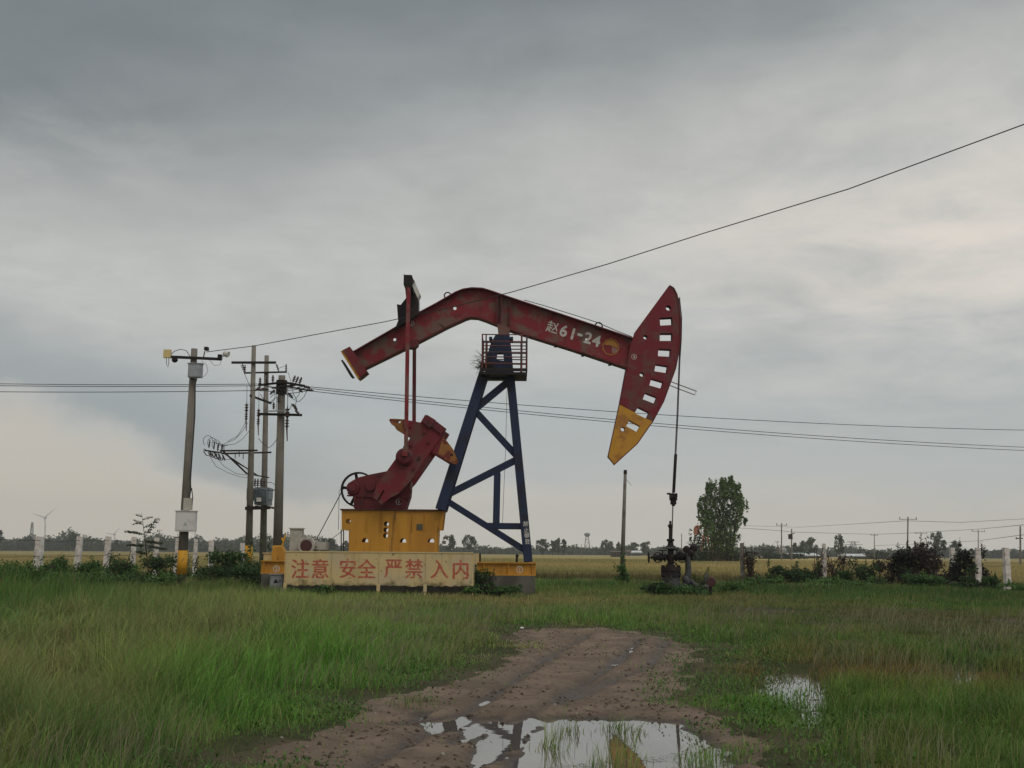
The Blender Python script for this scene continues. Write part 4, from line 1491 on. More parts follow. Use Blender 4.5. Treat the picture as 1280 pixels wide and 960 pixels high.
def make_nest():
    t = empty('bird_nest', tuple(W(606, 466, D - .5)), 'scruffy twig nest on the left end of the tower platform', 'bird nest')
    r = random.Random(3)
    mb = MB()
    c = W(607, 461, D - .50)
    for i in range(190):
        a = r.uniform(0, 2 * PI)
        e = r.gauss(0, .45)
        l = r.uniform(.12, .36)
        d = Vector((math.cos(a) * math.cos(e), math.sin(a) * math.cos(e) * .7, math.sin(e)))
        o = c + Vector((r.gauss(0, .10), r.gauss(0, .08), abs(r.gauss(0, .10))))
        mb.tube([o - d * l * .5, o + d * l * .5 + Vector((0, 0, r.uniform(-.03, .03)))], [.009, .005], 3, cap=False)
    tl = mb
    for i in range(26):
        o = c + Vector((r.uniform(-.12, .28), r.uniform(-.1, .2), -.16))
        tl.tube([o, o + Vector((r.gauss(0, .08), 0, -r.uniform(.05, .26)))], [.008, .004], 3, cap=False)
    for i in range(26):
        o = c + Vector((-.12, r.uniform(-.1, .2), r.uniform(0, .45)))
        tl.tube([o, o + Vector((-r.uniform(.1, .38), 0, r.gauss(0, .15)))], [.008, .004], 3, cap=False)
    mb.build('twig_bundle', M['twig'], t)


make_nest()

# ------------------------------------------------------------------ warning barrier in front of the pump
def board_mat():
    m = bpy.data.materials.new('weathered_board_paint'); m.use_nodes = True
    k = NT(m.node_tree)
    P_ = k.n('ShaderNodeNewGeometry').outputs['Position']
    c = k.mix(k.smooth(k.noise(P_, 1.2, 6, 0.6), 0.42, 0.62), (0.56, 0.43, 0.21), (0.50, 0.41, 0.25))
    rv = k.n('ShaderNodeMapping', Scale=(1.0, 1.0, 0.10), Vector=P_).outputs[0]
    c = k.mix(k.math('MULTIPLY', k.smooth(k.noise(rv, 4.0, 5, 0.6), 0.52, 0.70), 0.35), c, (0.27, 0.19, 0.09))
    # mud and moss splashed up from the lower edge, dark chips along edges
    z = k.n('ShaderNodeSeparateXYZ', Vector=P_).outputs[2]
    d = k.math('ADD', k.math('MULTIPLY', k.noise(P_, 2.6, 7, 0.65), 1.0), k.math('MULTIPLY', z, -0.9))
    c = k.mix(k.math('MULTIPLY', k.smooth(d, 0.06, 0.30), 0.8), c, (0.10, 0.085, 0.045))
    d2 = k.math('SUBTRACT', k.noise(P_, 7.0, 7, 0.7, 1.0), k.math('MULTIPLY', k.math('ABSOLUTE', k.math('SUBTRACT', k.math('FRACT', k.math('MULTIPLY', z, 0.9)), 0.5)), 0.02))
    c = k.mix(k.smooth(d2, 0.615, 0.645), c, (0.055, 0.045, 0.032))
    b = k.n('ShaderNodeBsdfPrincipled', Roughness=0.75)
    k.t.links.new(c, b.inputs['Base Color'])
    b.inputs['Specular IOR Level'].default_value = 0.2
    bp = k.n('ShaderNodeBump', Strength=0.2, Distance=0.02, Height=k.noise(P_, 2.0, 3, 0.5))
    k.t.links.new(bp.outputs[0], b.inputs['Normal'])
    k.n('ShaderNodeOutputMaterial', Surface=b.outputs[0])
    M['board'] = m


board_mat()


def make_barrier():
    Y = 35.7
    bar = empty('warning_barrier', (W(475, 738, Y).x, Y, 0), 'long pale yellow barrier board with faded red warning characters', 'barrier')
    xs = [357, 414.3, 473.4, 531.8, 590]
    zt, zb = W(475, 691, Y).z, W(475, 734, Y).z
    for i in range(4):
        a, b = W(xs[i], 710, Y).x, W(xs[i + 1], 710, Y).x
        jag = [(a + .006, zt)]
        top = [(a + .006, zt), (b - .006, zt)]
        n = 14
        bot = []
        for j in range(n + 1):
            x = b - .006 - (b - a - .012) * j / n
            bot.append((x, zb + .03 + random.uniform(-.012, .05)))
        p = MB().plate(top + bot, Y - .006, Y + .006).build('panel', M['board'], bar)
        for ch, px, py in [(('注', 375.1, 711), ('意', 400.1, 711)), (('安', 434.9, 710.6), ('全', 458.4, 711)), (('严', 491.5, 711), ('禁', 517.5, 711)), (('入', 549.5, 711.6), ('内', 575.8, 712))][i]:
            text_mesh('lettering', ch, M['letter_red'], W(px, py, Y - .0075), .60, 0, p, .022, .001, .92)
    fr = MB()
    for x in xs:
        w = W(x, 710, Y).x
        fr.box(w - .035, w + .035, Y + .012, Y + .08, -.05, zt - .012)
    fr.each('post', M['pale_yellow'], bar)
    f2 = MB()
    for x in xs:
        w = W(x, 710, Y).x
        f2.box(w - .05, w + .05, Y - .012, Y - .006, zb - .12, zb + .10)
    f2.each('foot_strap', M['pale_yellow'], bar)
    a, b = W(xs[0], 710, Y).x, W(xs[-1], 710, Y).x
    rl = MB().box(a - .03, b + .03, Y - .02, Y + .09, zt + .0, zt + .035).box(a, b, Y + .012, Y + .06, zb + .05, zb + .1)
    rl.each('rail', M['pale_yellow'], bar)
    # side return towards the pump
    q0 = Vector((b + .012, Y + .03, 0)); q1 = Vector((b + .17, Y + 1.15, 0))
    MB().bar((q0.x, q0.y, (zt + zb) / 2), (q1.x, q1.y, (zt + zb) / 2), .02, zt - zb, (0, 0, 1)).build('side_panel', M['pale_yellow'], bar)
    st = MB()
    for q in (q1,):
        st.box(q.x + .01, q.x + .06, q.y - .03, q.y + .03, -.05, zt)
    st.build('side_post', M['black'], bar)


make_barrier()

# ------------------------------------------------------------------ motor, boxes and cabinets at the left end
def make_motor():
    Y = D + .2
    zb = W(383, 694, Y).z
    c = W(383, 682, D - .3)
    m = empty('electric_motor', (c.x, D + .15, zb - .1), 'round off-white electric motor with dark red end cover behind the barrier', 'motor')
    r = .275
    MB().lathe((c.x, D - .35, c.z), (0, 1, 0), [(0, r * .93), (.03, r), (.14, r), (.15, r * .95), (.75, r * .95), (.76, r), (.86, r)], 26).build('motor_body', M['dirty_white'], m)
    MB().lathe((c.x, D - .375, c.z), (0, 1, 0), [(0, r * .60), (.023, r * .66)], 24).build('end_cover', M['end_red'], m)
    fn = MB()
    for i in range(16):
        t = 2 * PI * i / 16
        fn.bar((c.x + r * math.cos(t), D - .18, c.z + r * math.sin(t)), (c.x + r * math.cos(t), D + .38, c.z + r * math.sin(t)), .02, .05, (math.cos(t), 0, math.sin(t)))
    fn.build('cooling_fins', M['dirty_white'], m)
    cc = W(392, 680, D + .6)
    MB().lathe((c.x, D + .515, c.z), (0, 1, 0), [(0, .06), (.04, .19), (.20, .19)], 18).build('pulley', M['black'], m)
    ft = MB()
    for dx in (-.2, .2):
        ft.box(c.x + dx - .05, c.x + dx + .05, D - .25, D + .5, 1.0, c.z - .18)
    ft.each('mounting_foot', M['rust'], m)
    tb = MB().box(c.x + .2, c.x + .62, D - .1, D + .3, c.z - .12, c.z + .12)
    tb.build('terminal_box', M['dirty_white'], m)


make_motor()


def boxed(name, label, cat, px0, py0, px1, py1, Y, dep, m, door=True, zlow=None, mark=None):
    a, b = W(px0, py0, Y), W(px1, py1, Y)
    z0 = b.z if zlow is None else zlow
    t = empty(name, ((a.x + b.x) / 2, Y + dep / 2, z0), label, cat)
    MB().box(a.x, b.x, Y, Y + dep, z0, a.z).build('case', m, t)
    MB().box(a.x - .03, b.x + .03, Y - .04, Y + dep + .02, a.z + .001, a.z + .03).build('lid', m, t)
    if door:
        g = min(.03, (b.x - a.x) * .08)
        dr = MB().box(a.x + g, b.x - g, Y - .014, Y - .001, b.z + g, a.z - g).build('door', m, t)
        MB().box(b.x - g * 2.6, b.x - g * 1.8, Y - .035, Y - .015, (a.z + b.z) / 2 - .04, (a.z + b.z) / 2 + .04).build('handle', M['black'], dr)
        if mark:
            text_mesh('warning_mark', mark, M['black'], Vector(((a.x + b.x) / 2, Y - .017, (a.z + b.z) / 2)), .16, 0, dr, .02)
    return t


boxed('switch_box', 'tall off-white switch box beside the motor behind the barrier', 'electric box', 362.5, 661, 376.5, 694, D + .1, .35, M['dirty_white'], False, 1.0)
boxed('meter_cabinet', 'small grey cabinet with triangle mark at the left foot of the base', 'cabinet', 337.5, 718.5, 352.5, 733.5, D - 1.45, .28, M['cabinet'], True, 0.0, '▲')
boxed('cable_cabinet', 'cream cabinet with dark base left of the ochre base end', 'cabinet', 329.5, 692, 341, 716, D - .2, .5, M['pale_yellow'], True, 0.0)
_c = empty('belt_guard', tuple(W(346, 700, D - .4)), 'ochre belt guard block on the left end of the base', 'belt guard')
MB().plate(XZ([(340, 703), (339.5, 690), (343, 683), (351.5, 683), (356, 692), (356, 703)], D - .6), D - .6, D - .1).build('guard_cover', M['yellow'], _c)
MB().bar(W(352.5, 683, D - .3), W(357.5, 668, D - .3), .04, .04).tube([W(352.5, 672, D - .3), W(353.5, 676, D - .3)], .03, 6).build('lever', M['band'], _c)

# ------------------------------------------------------------------ wellhead and riser pipe
def make_wellhead():
    c = W(838.8, 735, D)
    x, y = c.x, D
    t = empty('wellhead', (x, y, 0), 'dark steel wellhead with hand wheels and flanges under the polished rod', 'wellhead')
    z = lambda py: W(839, py, D).z
    MB().lathe((x, y, -.05), (0, 0, 1), [(0, .30), (z(721) + .05, .27)], 18).build('concrete_collar', M['insul'], t)
    b = MB()
    b.lathe((x, y, z(720)), (0, 0, 1), [(0, .31), (.11, .31), (.112, .26), (.15, .26), (.152, .31), (.27, .31)], 22)
    for i in range(10):
        a = 2 * PI * i / 10
        b.tube([(x + .27 * math.cos(a), y + .27 * math.sin(a), z(720) - .03), (x + .27 * math.cos(a), y + .27 * math.sin(a), z(720) + .33)], .025, 6)
    b.build('casing_flange', M['black'], t)
    s = MB()
    s.lathe((x, y, z(720) + .27), (0, 0, 1), [(0, .12), (.10, .09), (.28, .13), (.32, .15), (.38, .15), (.40, .09), (.56, .09), (.58, .16), (.65, .16), (.66, .10), (.78, .08), (.80, .12), (.86, .12), (.87, .055),
                                               (1.20, .05), (1.24, .08), (1.30, .08), (1.32, .035), (1.42, .035)], 16)
    s.build('spool', M['black'], t)
    zz = z(697)
    wn = MB()
    wn.lathe((x - .62, y, zz), (1, 0, 0), [(0, .05), (.10, .05), (.11, .13), (.16, .13), (.17, .08), (.30, .11), (.40, .08), (.42, .13), (.46, .13), (.47, .07), (1.3, .07)], 12)
    wn.lathe((x + .14, y, zz), (1, 0, 0), [(0, .12), (.05, .12), (.06, .07), (.18, .10), (.30, .07), (.31, .13), (.36, .13)], 12)
    wn.build('wing_pipe', M['black'], t)
    for dx, dy, dz, ax, r in ((-.42, -.22, .0, (0, 1, 0), .15), (.32, -.22, .0, (0, 1, 0), .14), (-.68, 0, 0, (1, 0, 0), .16), (0, -.26, z(710) - zz, (0, 1, 0), .19), (-.25, 0, .22, (0, 0, 1), .13), (.2, 0, .24, (0, 0, 1), .12)):
        ctr = Vector((x + dx, y + dy, zz + dz))
        A = Vector(ax)
        u = A.orthogonal().normalized(); v = A.cross(u)
        hw = MB()
        hw.tube([ctr + (u * math.cos(q) + v * math.sin(q)) * r for q in np.linspace(0, 2 * PI, 15)[:-1]], .018, 6, closed=True)
        for q in (0, 2.1, 4.2):
            hw.tube([ctr, ctr + (u * math.cos(q) + v * math.sin(q)) * r], .013, 5)
        tow = -A if ax == (0, 0, 1) else (A if ax == (0, 1, 0) else A)
        hw.tube([ctr, ctr + tow * .24], .022, 6)
        hw.build('hand_wheel', M['black'], t)
    g = MB().lathe((x, y, z(686.5)), (0, 0, 1), [(0, .10), (.02, .27), (.06, .27), (.08, .10)], 16)
    g.build('stuffing_flange', M['steel'], t)


make_wellhead()


def make_riser():
    Y = D - .1
    t = empty('riser_pipe', (W(858, 738, Y).x, Y, 0), 'wrapped grey riser pipe with bulky joints right of the wellhead', 'pipe')
    pts = [W(856.5, 742, Y), W(860.5, 715, Y), W(860, 700, Y), W(860.5, 688, Y)]
    MB().tube(pts, [.15, .10, .085, .10], 12).build('pipe', M['insul'], t, True)
    k = MB()
    for px, py, r, dy in ((857, 687, .11, 0), (866, 685, .12, .02), (862, 692, .12, 0), (850, 693, .10, -.05), (846, 695, .08, 0)):
        c = W(px, py, Y + dy)
        k.lathe((c.x, c.y - r, c.z), (0.25, 1, .15), [(0, r * .6), (r * .4, r), (r * 1.5, r * .95), (r * 2, r * .55)], 10)
    c0, c1 = W(843, 697, Y), W(862, 693, Y)
    k.tube([c0, c1], .06, 8)
    k.build('valve_cluster', M['black'], t, True)
    e = MB()
    pts = [W(857, 722, Y), W(862, 726, Y), W(868, 731, Y - .1), W(878, 734, Y - .2), W(886, 733, Y - .2)]
    e.tube(pts, [.08, .09, .07, .06, .05], 10)
    for px, py, r in ((858, 727, .17), (866, 730, .12), (856, 734, .14), (875, 733, .10)):
        c = W(px, py, Y - .1)
        e.lathe((c.x - r * .5, c.y, c.z), (1, .4, .2), [(0, r * .5), (r * .3, r), (r * .7, r), (r, r * .5)], 10)
    e.tube([W(878, 734, Y - .1), W(882, 724, Y - .1), W(884, 716, Y - .1)], .035, 6)
    e.build('elbow', M['insul'], t, True)
    c = W(888, 727.5, Y)
    MB().lathe((c.x, Y - .12, c.z), (0.2, 1, 0), [(0, .13), (.06, .15), (.14, .15), (.20, .10)], 16).build('red_flange', M['end_red'], t)
    MB().tube([(c.x, Y - .05, -.02), (c.x, Y - .05, c.z - .1)], .05, 8).build('flange_stub', M['black'], t)


make_riser()

# ------------------------------------------------------------------ poles and wires
def pole_thing(name, label, cat, bx, by, tx, ty, Y, r0, r1, m, group=None, band=None):
    b, tp = W(bx, by, Y), W(tx, ty, Y)
    d = (tp - b) / (tp.z - b.z)
    foot = b - d * (b.z + 0.0)
    t = empty(name, tuple(foot), label, cat, group)
    rr = lambda z: r0 + (r1 - r0) * z / tp.z
    at = lambda z: foot + d * z
    MB().tube([at(-.1), at(tp.z)], [r0, r1], 16).build('shaft', m, t, True)
    if band:
        z0, z1 = W(bx, band[1], Y).z, W(bx, band[0], Y).z
        MB().tube([at(z0), at(z1)], [rr(z0) + .006, rr(z1) + .006], 16).build('yellow_band', M['band'], t, True)
    return t, at, tp


def wire(name, label, pts, r=.010, m=None, group=None, cat='wire', n=5):
    o = MB().tube(pts, r, n).build(name, m or M['wire'])
    return tag(o, label, cat, group)


def sag(a, b, s, n=14):
    a, b = Vector(a), Vector(b)
    return [a + (b - a) * i / n - Vector((0, 0, 4 * s * (i / n) * (1 - i / n))) for i in range(n + 1)]


YC = 39.5
cp, cat_, ctop = pole_thing('camera_pole', 'leaning concrete pole with white box, yellow band and camera crossarm', 'pole', 226, 735, 243, 436, YC, .165, .105, M['pole'], None, (688, 718))


def camera_pole():
    pz = lambda py: W(235, py, YC).z
    a, b = W(211, 446, YC - .14), W(277, 449, YC - .14)
    MB().bar(a, b, .09, .07).build('crossarm', M['black'], cp)
    def pbox(nm, x0, y0, x1, y1, y_off, dep, m, lid=True):
        p, q = W(x0, y0, YC - y_off), W(x1, y1, YC - y_off)
        o = MB().box(p.x, q.x, YC - y_off, YC - y_off + dep, q.z, p.z).build(nm, m, cp)
        if lid:
            g = (q.x - p.x) * .07
            MB().box(p.x + g, q.x - g, YC - y_off - .012, YC - y_off - .001, q.z + g, p.z - g).build('door', m, o)
            MB().box(p.x - .03, q.x + .03, YC - y_off - .03, YC - y_off + dep, p.z + .001, p.z + .025).build('lid', m, o)
        return o
    pbox('control_box', 219.6, 639, 243, 664.5, .42, .28, M['white'])
    w = W(231.5, 654.5, YC - .436)
    text_mesh('warning_mark', '▲', mat('faded_grey_print', (0.38, 0.38, 0.38), .7), w, .14, 0, cp)
    pbox('meter_box', 229.5, 622.5, 238.6, 637.5, .32, .2, M['dirty_white'], False)
    pbox('relay_box', 235.3, 454.5, 251, 471.5, .34, .24, M['box_grey'])
    pbox('floodlight', 204.3, 436.8, 213, 447, .22, .12, M['lamp_yellow'], False)
    c = W(218.5, 449.8, YC - .14)
    MB().lathe((c.x, c.y, c.z), (0, 0, -1), [(-.03, .10), (.02, .10), (.06, .08), (.09, .03)], 14).build('dome_camera', M['black'], cp)
    k = MB()
    p = W(254.3, 447, YC - .14); q = W(256, 439, YC - .14)
    k.bar(p, q, .03, .03)
    c = W(258.2, 436.2, YC - .14)
    k.box(c.x - .06, c.x + .06, c.y - .1, c.y + .1, c.z - .05, c.z + .06)
    k.build('bullet_camera', M['black'], cp)
    c = W(275, 446, YC - .14)
    MB().box(c.x - .06, c.x + .06, c.y - .09, c.y + .09, c.z - .09, c.z + .07).build('loudspeaker', M['black'], cp)
    c = W(283, 443, YC - .14)
    k = MB().lathe((c.x - .09, c.y - .02, c.z + .05), (1, -.3, -.35), [(0, .05), (.03, .10), (.14, .12), (.19, .10)], 14)
    k.bar(W(276, 446.5, YC - .14), W(281, 445, YC - .14), .02, .02)
    k.build('lamp_head', M['white'], cp)
    k = MB()
    k.tube([W(x, y, YC - .16) for x, y in ((212, 445), (218, 439), (226, 436.5), (233, 438.5), (238, 446))], .012, 5)
    k.tube([W(x, y, YC - .16) for x, y in ((208, 447), (208, 455), (210, 459), (211, 455), (211, 447))], .010, 5)
    k.tube([W(x, y, YC - .16) for x, y in ((262, 450), (268, 457), (275, 456), (277, 449))], .007, 5)
    k.tube([W(x, y, YC - .2) for x, y in ((246, 473), (244, 480), (243.5, 520), (238, 600), (238.5, 612), (236.5, 622))], .022, 6)
    k.tube([W(x, y, YC - .2) for x, y in ((239.5, 610), (241, 622), (240, 630), (237.5, 637))], .016, 6)
    k.tube([W(x, y, YC - .16) for x, y in ((252, 451), (258, 456), (260, 464), (256, 470), (249, 471))], .007, 5)
    k.each('cable', M['wire'], cp)


camera_pole()

Y_A, Y_B, Y_C = 52.0, 54.0, 43.0
pA, atA, topA = pole_thing('utility_pole', 'tallest thin concrete pole of the transformer pair, its yellow foot in the weeds', 'pole', 310.5, 705, 317.4, 432, Y_A, .165, .095, M['pole'], None, (682, 704))
pB, atB, topB = pole_thing('utility_pole', 'rear concrete pole of the transformer pair, slightly shorter, without yellow band', 'pole', 328.8, 690, 333.4, 444.5, Y_B, .165, .10, M['pole'])
pC, atC, topC = pole_thing('utility_pole', 'thick front concrete pole with many insulators and yellow foot, beside the barrier end', 'pole', 346.7, 700, 352.4, 469.5, Y_C, .185, .125, M['pole'], None, (682, 712))


def insulator(mb, p, d, l=.32, r=.065):
    d = Vector(d).normalized()
    pr = [(0, .02), (l * .15, .02)]
    for i in range(3):
        o = l * (.18 + .24 * i)
        pr += [(o, r), (o + l * .05, r), (o + l * .12, r * .45), (o + l * .2, r * .45)]
    pr += [(l, .03)]
    mb.lathe(p, d, pr, 8)


def pole_gear():
    # arms on the pair
    def arm(nm, x0, y0, x1, y1, Y0, Y1, wd, parent, m='black'):
        return MB().bar(W(x0, y0, Y0), W(x1, y1, Y1), wd, .08).build(nm, M[m], parent)
    arm('crossarm', 289.5, 453.2, 345, 453.2, Y_A - .14, Y_A - .14, .10, pA)
    arm('crossarm', 305.5, 466.2, 358.5, 465, Y_B - .14, Y_B - .14, .07, pB)
    arm('crossarm', 313, 494.5, 338.5, 504, Y_A - .16, Y_B - .16, .09, pA)
    arm('crossarm', 322, 517.5, 377.5, 518.8, Y_C - .2, Y_C - .2, .085, pC)
    arm('fuse_bar', 334, 514, 361, 513.2, Y_C - .35, Y_C - .35, .04, pC, 'box_grey')
    arm('crossarm', 323, 481.5, 358, 477.5, Y_C - .2, Y_C - .2, .07, pC)
    arm('crossarm', 352, 477.5, 381, 482.5, Y_C - .2, Y_C - .5, .08, pC)
    arm('crossarm', 340, 485, 369, 481.5, Y_C - .26, Y_C - .26, .06, pC)
    arm('crossarm', 352, 482, 386, 488, Y_C - .16, Y_C - .8, .05, pC)
    c = W(352, 484, Y_C)
    MB().tube([c + Vector((0, 0, -.25)), c + Vector((0, 0, .25))], .20, 12).build('clamp', M['black'], pC)
    ins = MB()
    for px, py, dx, dz in ((303, 455, .12, -.35), (306, 466, 0, .35), (357.5, 465, 0, .33), (345.5, 455, .12, -.35)):
        insulator(ins, W(px, py, Y_A - .2), (dx, 0, dz), .34, .05)
    ins.tube(sag(W(301, 456, Y_A - .2), W(313, 484, Y_A - .2), .02), .012, 5)
    ins.each('insulator', M['ceramic'], pA)
    ins = MB()
    for px, py, dx, dz in ((325, 481, 0, .3), (333, 480, 0, .28), (341, 478, 0, .3), (326, 483, -.25, -.2), (366, 478, .1, .3), (369.5, 479, .12, .3), (374, 480, .1, .3), (379, 483, .35, -.05), (383, 487, .35, -.05),
                           (372, 484, .2, -.2), (344, 487, -.2, -.2), (336, 487, -.3, .05), (330, 488, -.3, .05), (342, 512, 0, .3), (365, 505, .2, -.2), (369, 512, .25, -.3), (371, 514, -.15, .3), (348, 504, 0, .3), (360, 491, .2, -.2)):
        insulator(ins, W(px, py, Y_C - .3), (dx, -.02, dz), .26, .06)
    ins.each('insulator', M['ceramic'], pC)
    # drop-out fuses hanging below the arms
    for px, py, Y_, par in ((308.5, 503, Y_A - .3, pA), (323.5, 510, Y_B - .3, pB), (359.5, 508, Y_C - .35, pC)):
        f = MB()
        p = W(px, py, Y_)
        insulator(f, p, (0, 0, -1), .5, .085)
        insulator(f, p + Vector((0, 0, -.42)), (0, 0, -1), .42, .075)
        f.tube([p + Vector((0, 0, -.8)), p + Vector((.03, 0, -1.25))], [.03, .018], 6)
        f.tube([p, p + Vector((-.02, 0, .75))], [.012, .01], 5)
        f.build('fuse_cutout', M['ceramic'], par)
    # jumpers between the gear
    jw = MB()
    for pts in (((309, 520), (306, 530), (297, 545), (284, 552)), ((310, 528), (304, 538), (294, 549), (280, 555)), ((312, 538), (304, 548), (294, 555), (277, 557))):
        jw.tube([W(x, y, Y_A - .3) for x, y in pts], .010, 5)
    jw.tube(sag(W(360, 465, Y_B - .2), W(364, 478, Y_C - .4), .0), .010, 5)
    jw.tube([W(x, y, Y_B - .2) for x, y in ((347, 461), (352, 459), (357, 457))], .010, 5)
    jw.each('jumper_wire', M['wire'], pA)
    jw = MB()
    for pts in (((366, 481), (366, 491), (371, 500), (369, 507)), ((374, 484), (374, 493), (368, 500), (362, 496), (356, 492)), ((384, 488), (380, 496), (374, 502), (369, 501)),
                ((338, 497), (342, 493), (350, 491)), ((336, 505), (342, 499), (347, 496)), ((365, 504), (363, 510), (360, 514)), ((325, 492), (329, 498), (334, 503)), ((346, 493), (346, 505), (345, 513)),
                ((347, 548), (341, 556), (336, 560), (329, 555), (323, 548)), ((341, 488), (344, 493), (343, 500), (338, 505))):
        jw.tube([W(x, y, Y_C - .3) for x, y in pts], .011, 5)
    jw.build('jumper_wire', M['wire'], pC)
    # isolating switch rack reaching left from the pair
    sw = empty('isolating_switch', tuple(W(300, 569, Y_A - .2)), 'switch rack with wire loops reaching left from the transformer poles', 'switch')
    f = MB()
    f.bar(W(275, 563.5, Y_A - .25), W(322, 563, Y_A - .25), .07, .06).bar(W(277, 567, Y_A + .25), W(339, 565.5, Y_B - .25), .07, .06)
    f.bar(W(279, 564, Y_A - .25), W(308.5, 592, Y_A - .25), .07, .06).bar(W(279, 566, Y_A + .2), W(323, 595, Y_B - .25), .05, .05)
    f.bar(W(308, 592, Y_A - .2), W(336, 597, Y_B - .22), .05, .05).bar(W(294, 577, Y_A - .2), W(308, 585, Y_A - .2), .05, .05)
    f.bar(W(256, 563, Y_A - .2), W(277, 566, Y_A - .2), .06, .06)
    f.build('support_frame', M['black'], sw)
    lo = MB()
    for i, (px, py) in enumerate(((258, 562), (264, 564), (269, 566), (274, 567.5))):
        Y_ = Y_A - .4 + .25 * i
        lo.tube([W(px + x, py + y, Y_) for x, y in ((0, 1), (-3, -1), (-3, 3), (0, 7), (4, 8), (5, 3))], .022, 5)
        insulator(lo, W(px + 3, py - 2, Y_), (0.1, 0, 1), .35, .045)
        insulator(lo, W(px + 4, py + 1, Y_), (.3, 0, -.6), .28, .05)
    for px, py in ((272, 563), (277, 563), (280, 564), (294, 573), (299, 571), (304, 574)):
        lo.tube([W(px, py, Y_A - .25), W(px, py - 7, Y_A - .25)], .018, 5)
    lo.each('switch_blade', M['black'], sw)
    lp = MB()
    for i, (cx, cy, r) in enumerate(((260, 551.5, 6), (265, 553.5, 5.5), (270, 555.5, 5))):
        Y_ = Y_A - .35 + .2 * i
        lp.tube([W(cx + r * math.cos(t), cy - 1.15 * r * math.sin(t), Y_) for t in np.linspace(-.3, PI * 1.25, 16)], .012, 5)
        lp.tube([W(cx + r - .3, cy + 1, Y_), W(cx + r + 4, cy + 2, Y_), W(cx + r + 10, cy + 3 - i, Y_)], .011, 5)
    lp.tube([W(x, y, Y_A - .3) for x, y in ((263, 572), (270, 583), (285, 591), (300, 596), (309, 597))], .010, 5)
    lp.tube([W(x, y, Y_A - .3) for x, y in ((270, 571), (280, 583), (295, 592), (309, 594))], .010, 5)
    lp.tube([W(x, y, Y_A - .3) for x, y in ((274, 573), (284, 574.5), (294, 574))], .010, 5)
    lp.each('wire_loop', M['wire'], sw)
    # transformer on its bearers between the pair
    a, b = W(306.5, 634, Y_A - .3), W(338, 634, Y_B)
    t = empty('pole_transformer', (W(324, 630, 52.6).x, 52.6, W(324, 632, 52.6).z), 'blue-grey transformer tank carried between two concrete poles', 'transformer')
    p, q = W(319, 609, 52.4), W(334.5, 631, 52.4)
    bd = MB().box(p.x, q.x, 52.3, 53.4, q.z, p.z)
    for i in range(9):
        xx = p.x + .03 + (q.x - p.x - .06) * i / 8
        bd.box(xx - .012, xx + .012, 52.2, 52.299, q.z + .1, p.z - .1)
    bd.build('tank', M['transformer'], t)
    p2, q2 = W(307.8, 610, 52.5), W(318.8, 625, 52.5)
    MB().box(p2.x, q2.x, 52.6, 53.3, q2.z, p2.z).build('radiator', M['transformer'], t)
    p3, q3 = W(334.6, 610, 52.5), W(336.5, 624, 52.5)
    MB().box(p3.x, q3.x, 52.4, 53.3, q3.z, p3.z).build('radiator', M['transformer'], t)
    MB().box(p.x + .12, p.x + .32, 52.18, 52.199, q.z + .12, q.z + .3).build('label_plate', M['white'], t)
    bs = MB()
    for px, py in ((318.5, 609), (326, 609), (330, 609), (322, 609)):
        insulator(bs, W(px, py, 52.7), (0, 0, 1), .38, .07)
    bs.each('bushing', M['ceramic'], t)
    br = MB()
    for yy0, yy1 in ((Y_A - .25, Y_A - .25), (Y_B + .25, Y_B + .25)):
        pp, qq = W(306.5, 635.5, yy0), W(337.5, 634.5, yy0)
        br.bar(pp, qq, .14, .10)
    for px in (311, 320, 331):
        pp = W(px, 633.5, Y_A - .25)
        br.bar((pp.x, Y_A - .3, pp.z + .02), (pp.x, Y_B + .3, pp.z + .02), .08, .08, (0, 0, 1))
    br.each('bearer', M['black'], t)
    k = MB()
    k.tube([W(323, 611, 52.2), W(333, 613, 50), W(343, 612.5, Y_C)], .02, 6)
    k.tube([W(333, 603, 52.2), W(339, 603, 50), W(344, 606, Y_C)], .012, 6)
    k.tube([W(318, 612, 52.2), W(315, 640, 52.1), W(313.5, 690, Y_A - .2)], .018, 6)
    k.each('cable', M['wire'], t)


pole_gear()


def wires():
    # three line wires: in from the left, made off on the front pole, away to the right
    for i, (yl, ym, xm, Yl, xr, yr0, yr, lab) in enumerate(((475.5, 480, 326, 43.0, 381, 483, 533, 'upper power wire crossing the sky behind the pump'),
                                                        (478.2, 482, 330, 42.5, 382, 485, 556.5, 'middle power wire crossing the sky behind the pump'),
                                                        (487, 488, 330, 41.8, 386, 488.5, 561, 'lowest power wire crossing the sky behind the pump'))):
        a = W(-260, yl - 2, Yl); b = W(xm, ym, Y_C - .3); c = W(xr, yr0, Y_C - .5); d = W(1560, yr + (9 if i else 5), 58 + 2 * i)
        mid = sag(c, d, .55, 30)
        wire('power_wire', lab, sag(a, b, .10, 14) + [W((xm + xr) / 2, max(ym, yr0) + 4, Y_C - .5)] + mid, .0125, group='power wires')
    P_ = [(258, 440, YC - .14), (317, 432.5, YC + 1), (400, 417.2, 38.2), (480, 402.5, 37.0), (560, 385, 35.6), (640, 365, 34.2), (760, 330, 32), (880, 291.5, 30), (1060, 236.5, 27), (1280, 155.5, 24), (1480, 75, 21.5), (2300, -260, 16)]
    wire('overhead_cable', 'black overhead cable rising from the camera pole past the pump to the upper right', [W(*p) for p in P_], .0135, cat='cable')


wires()

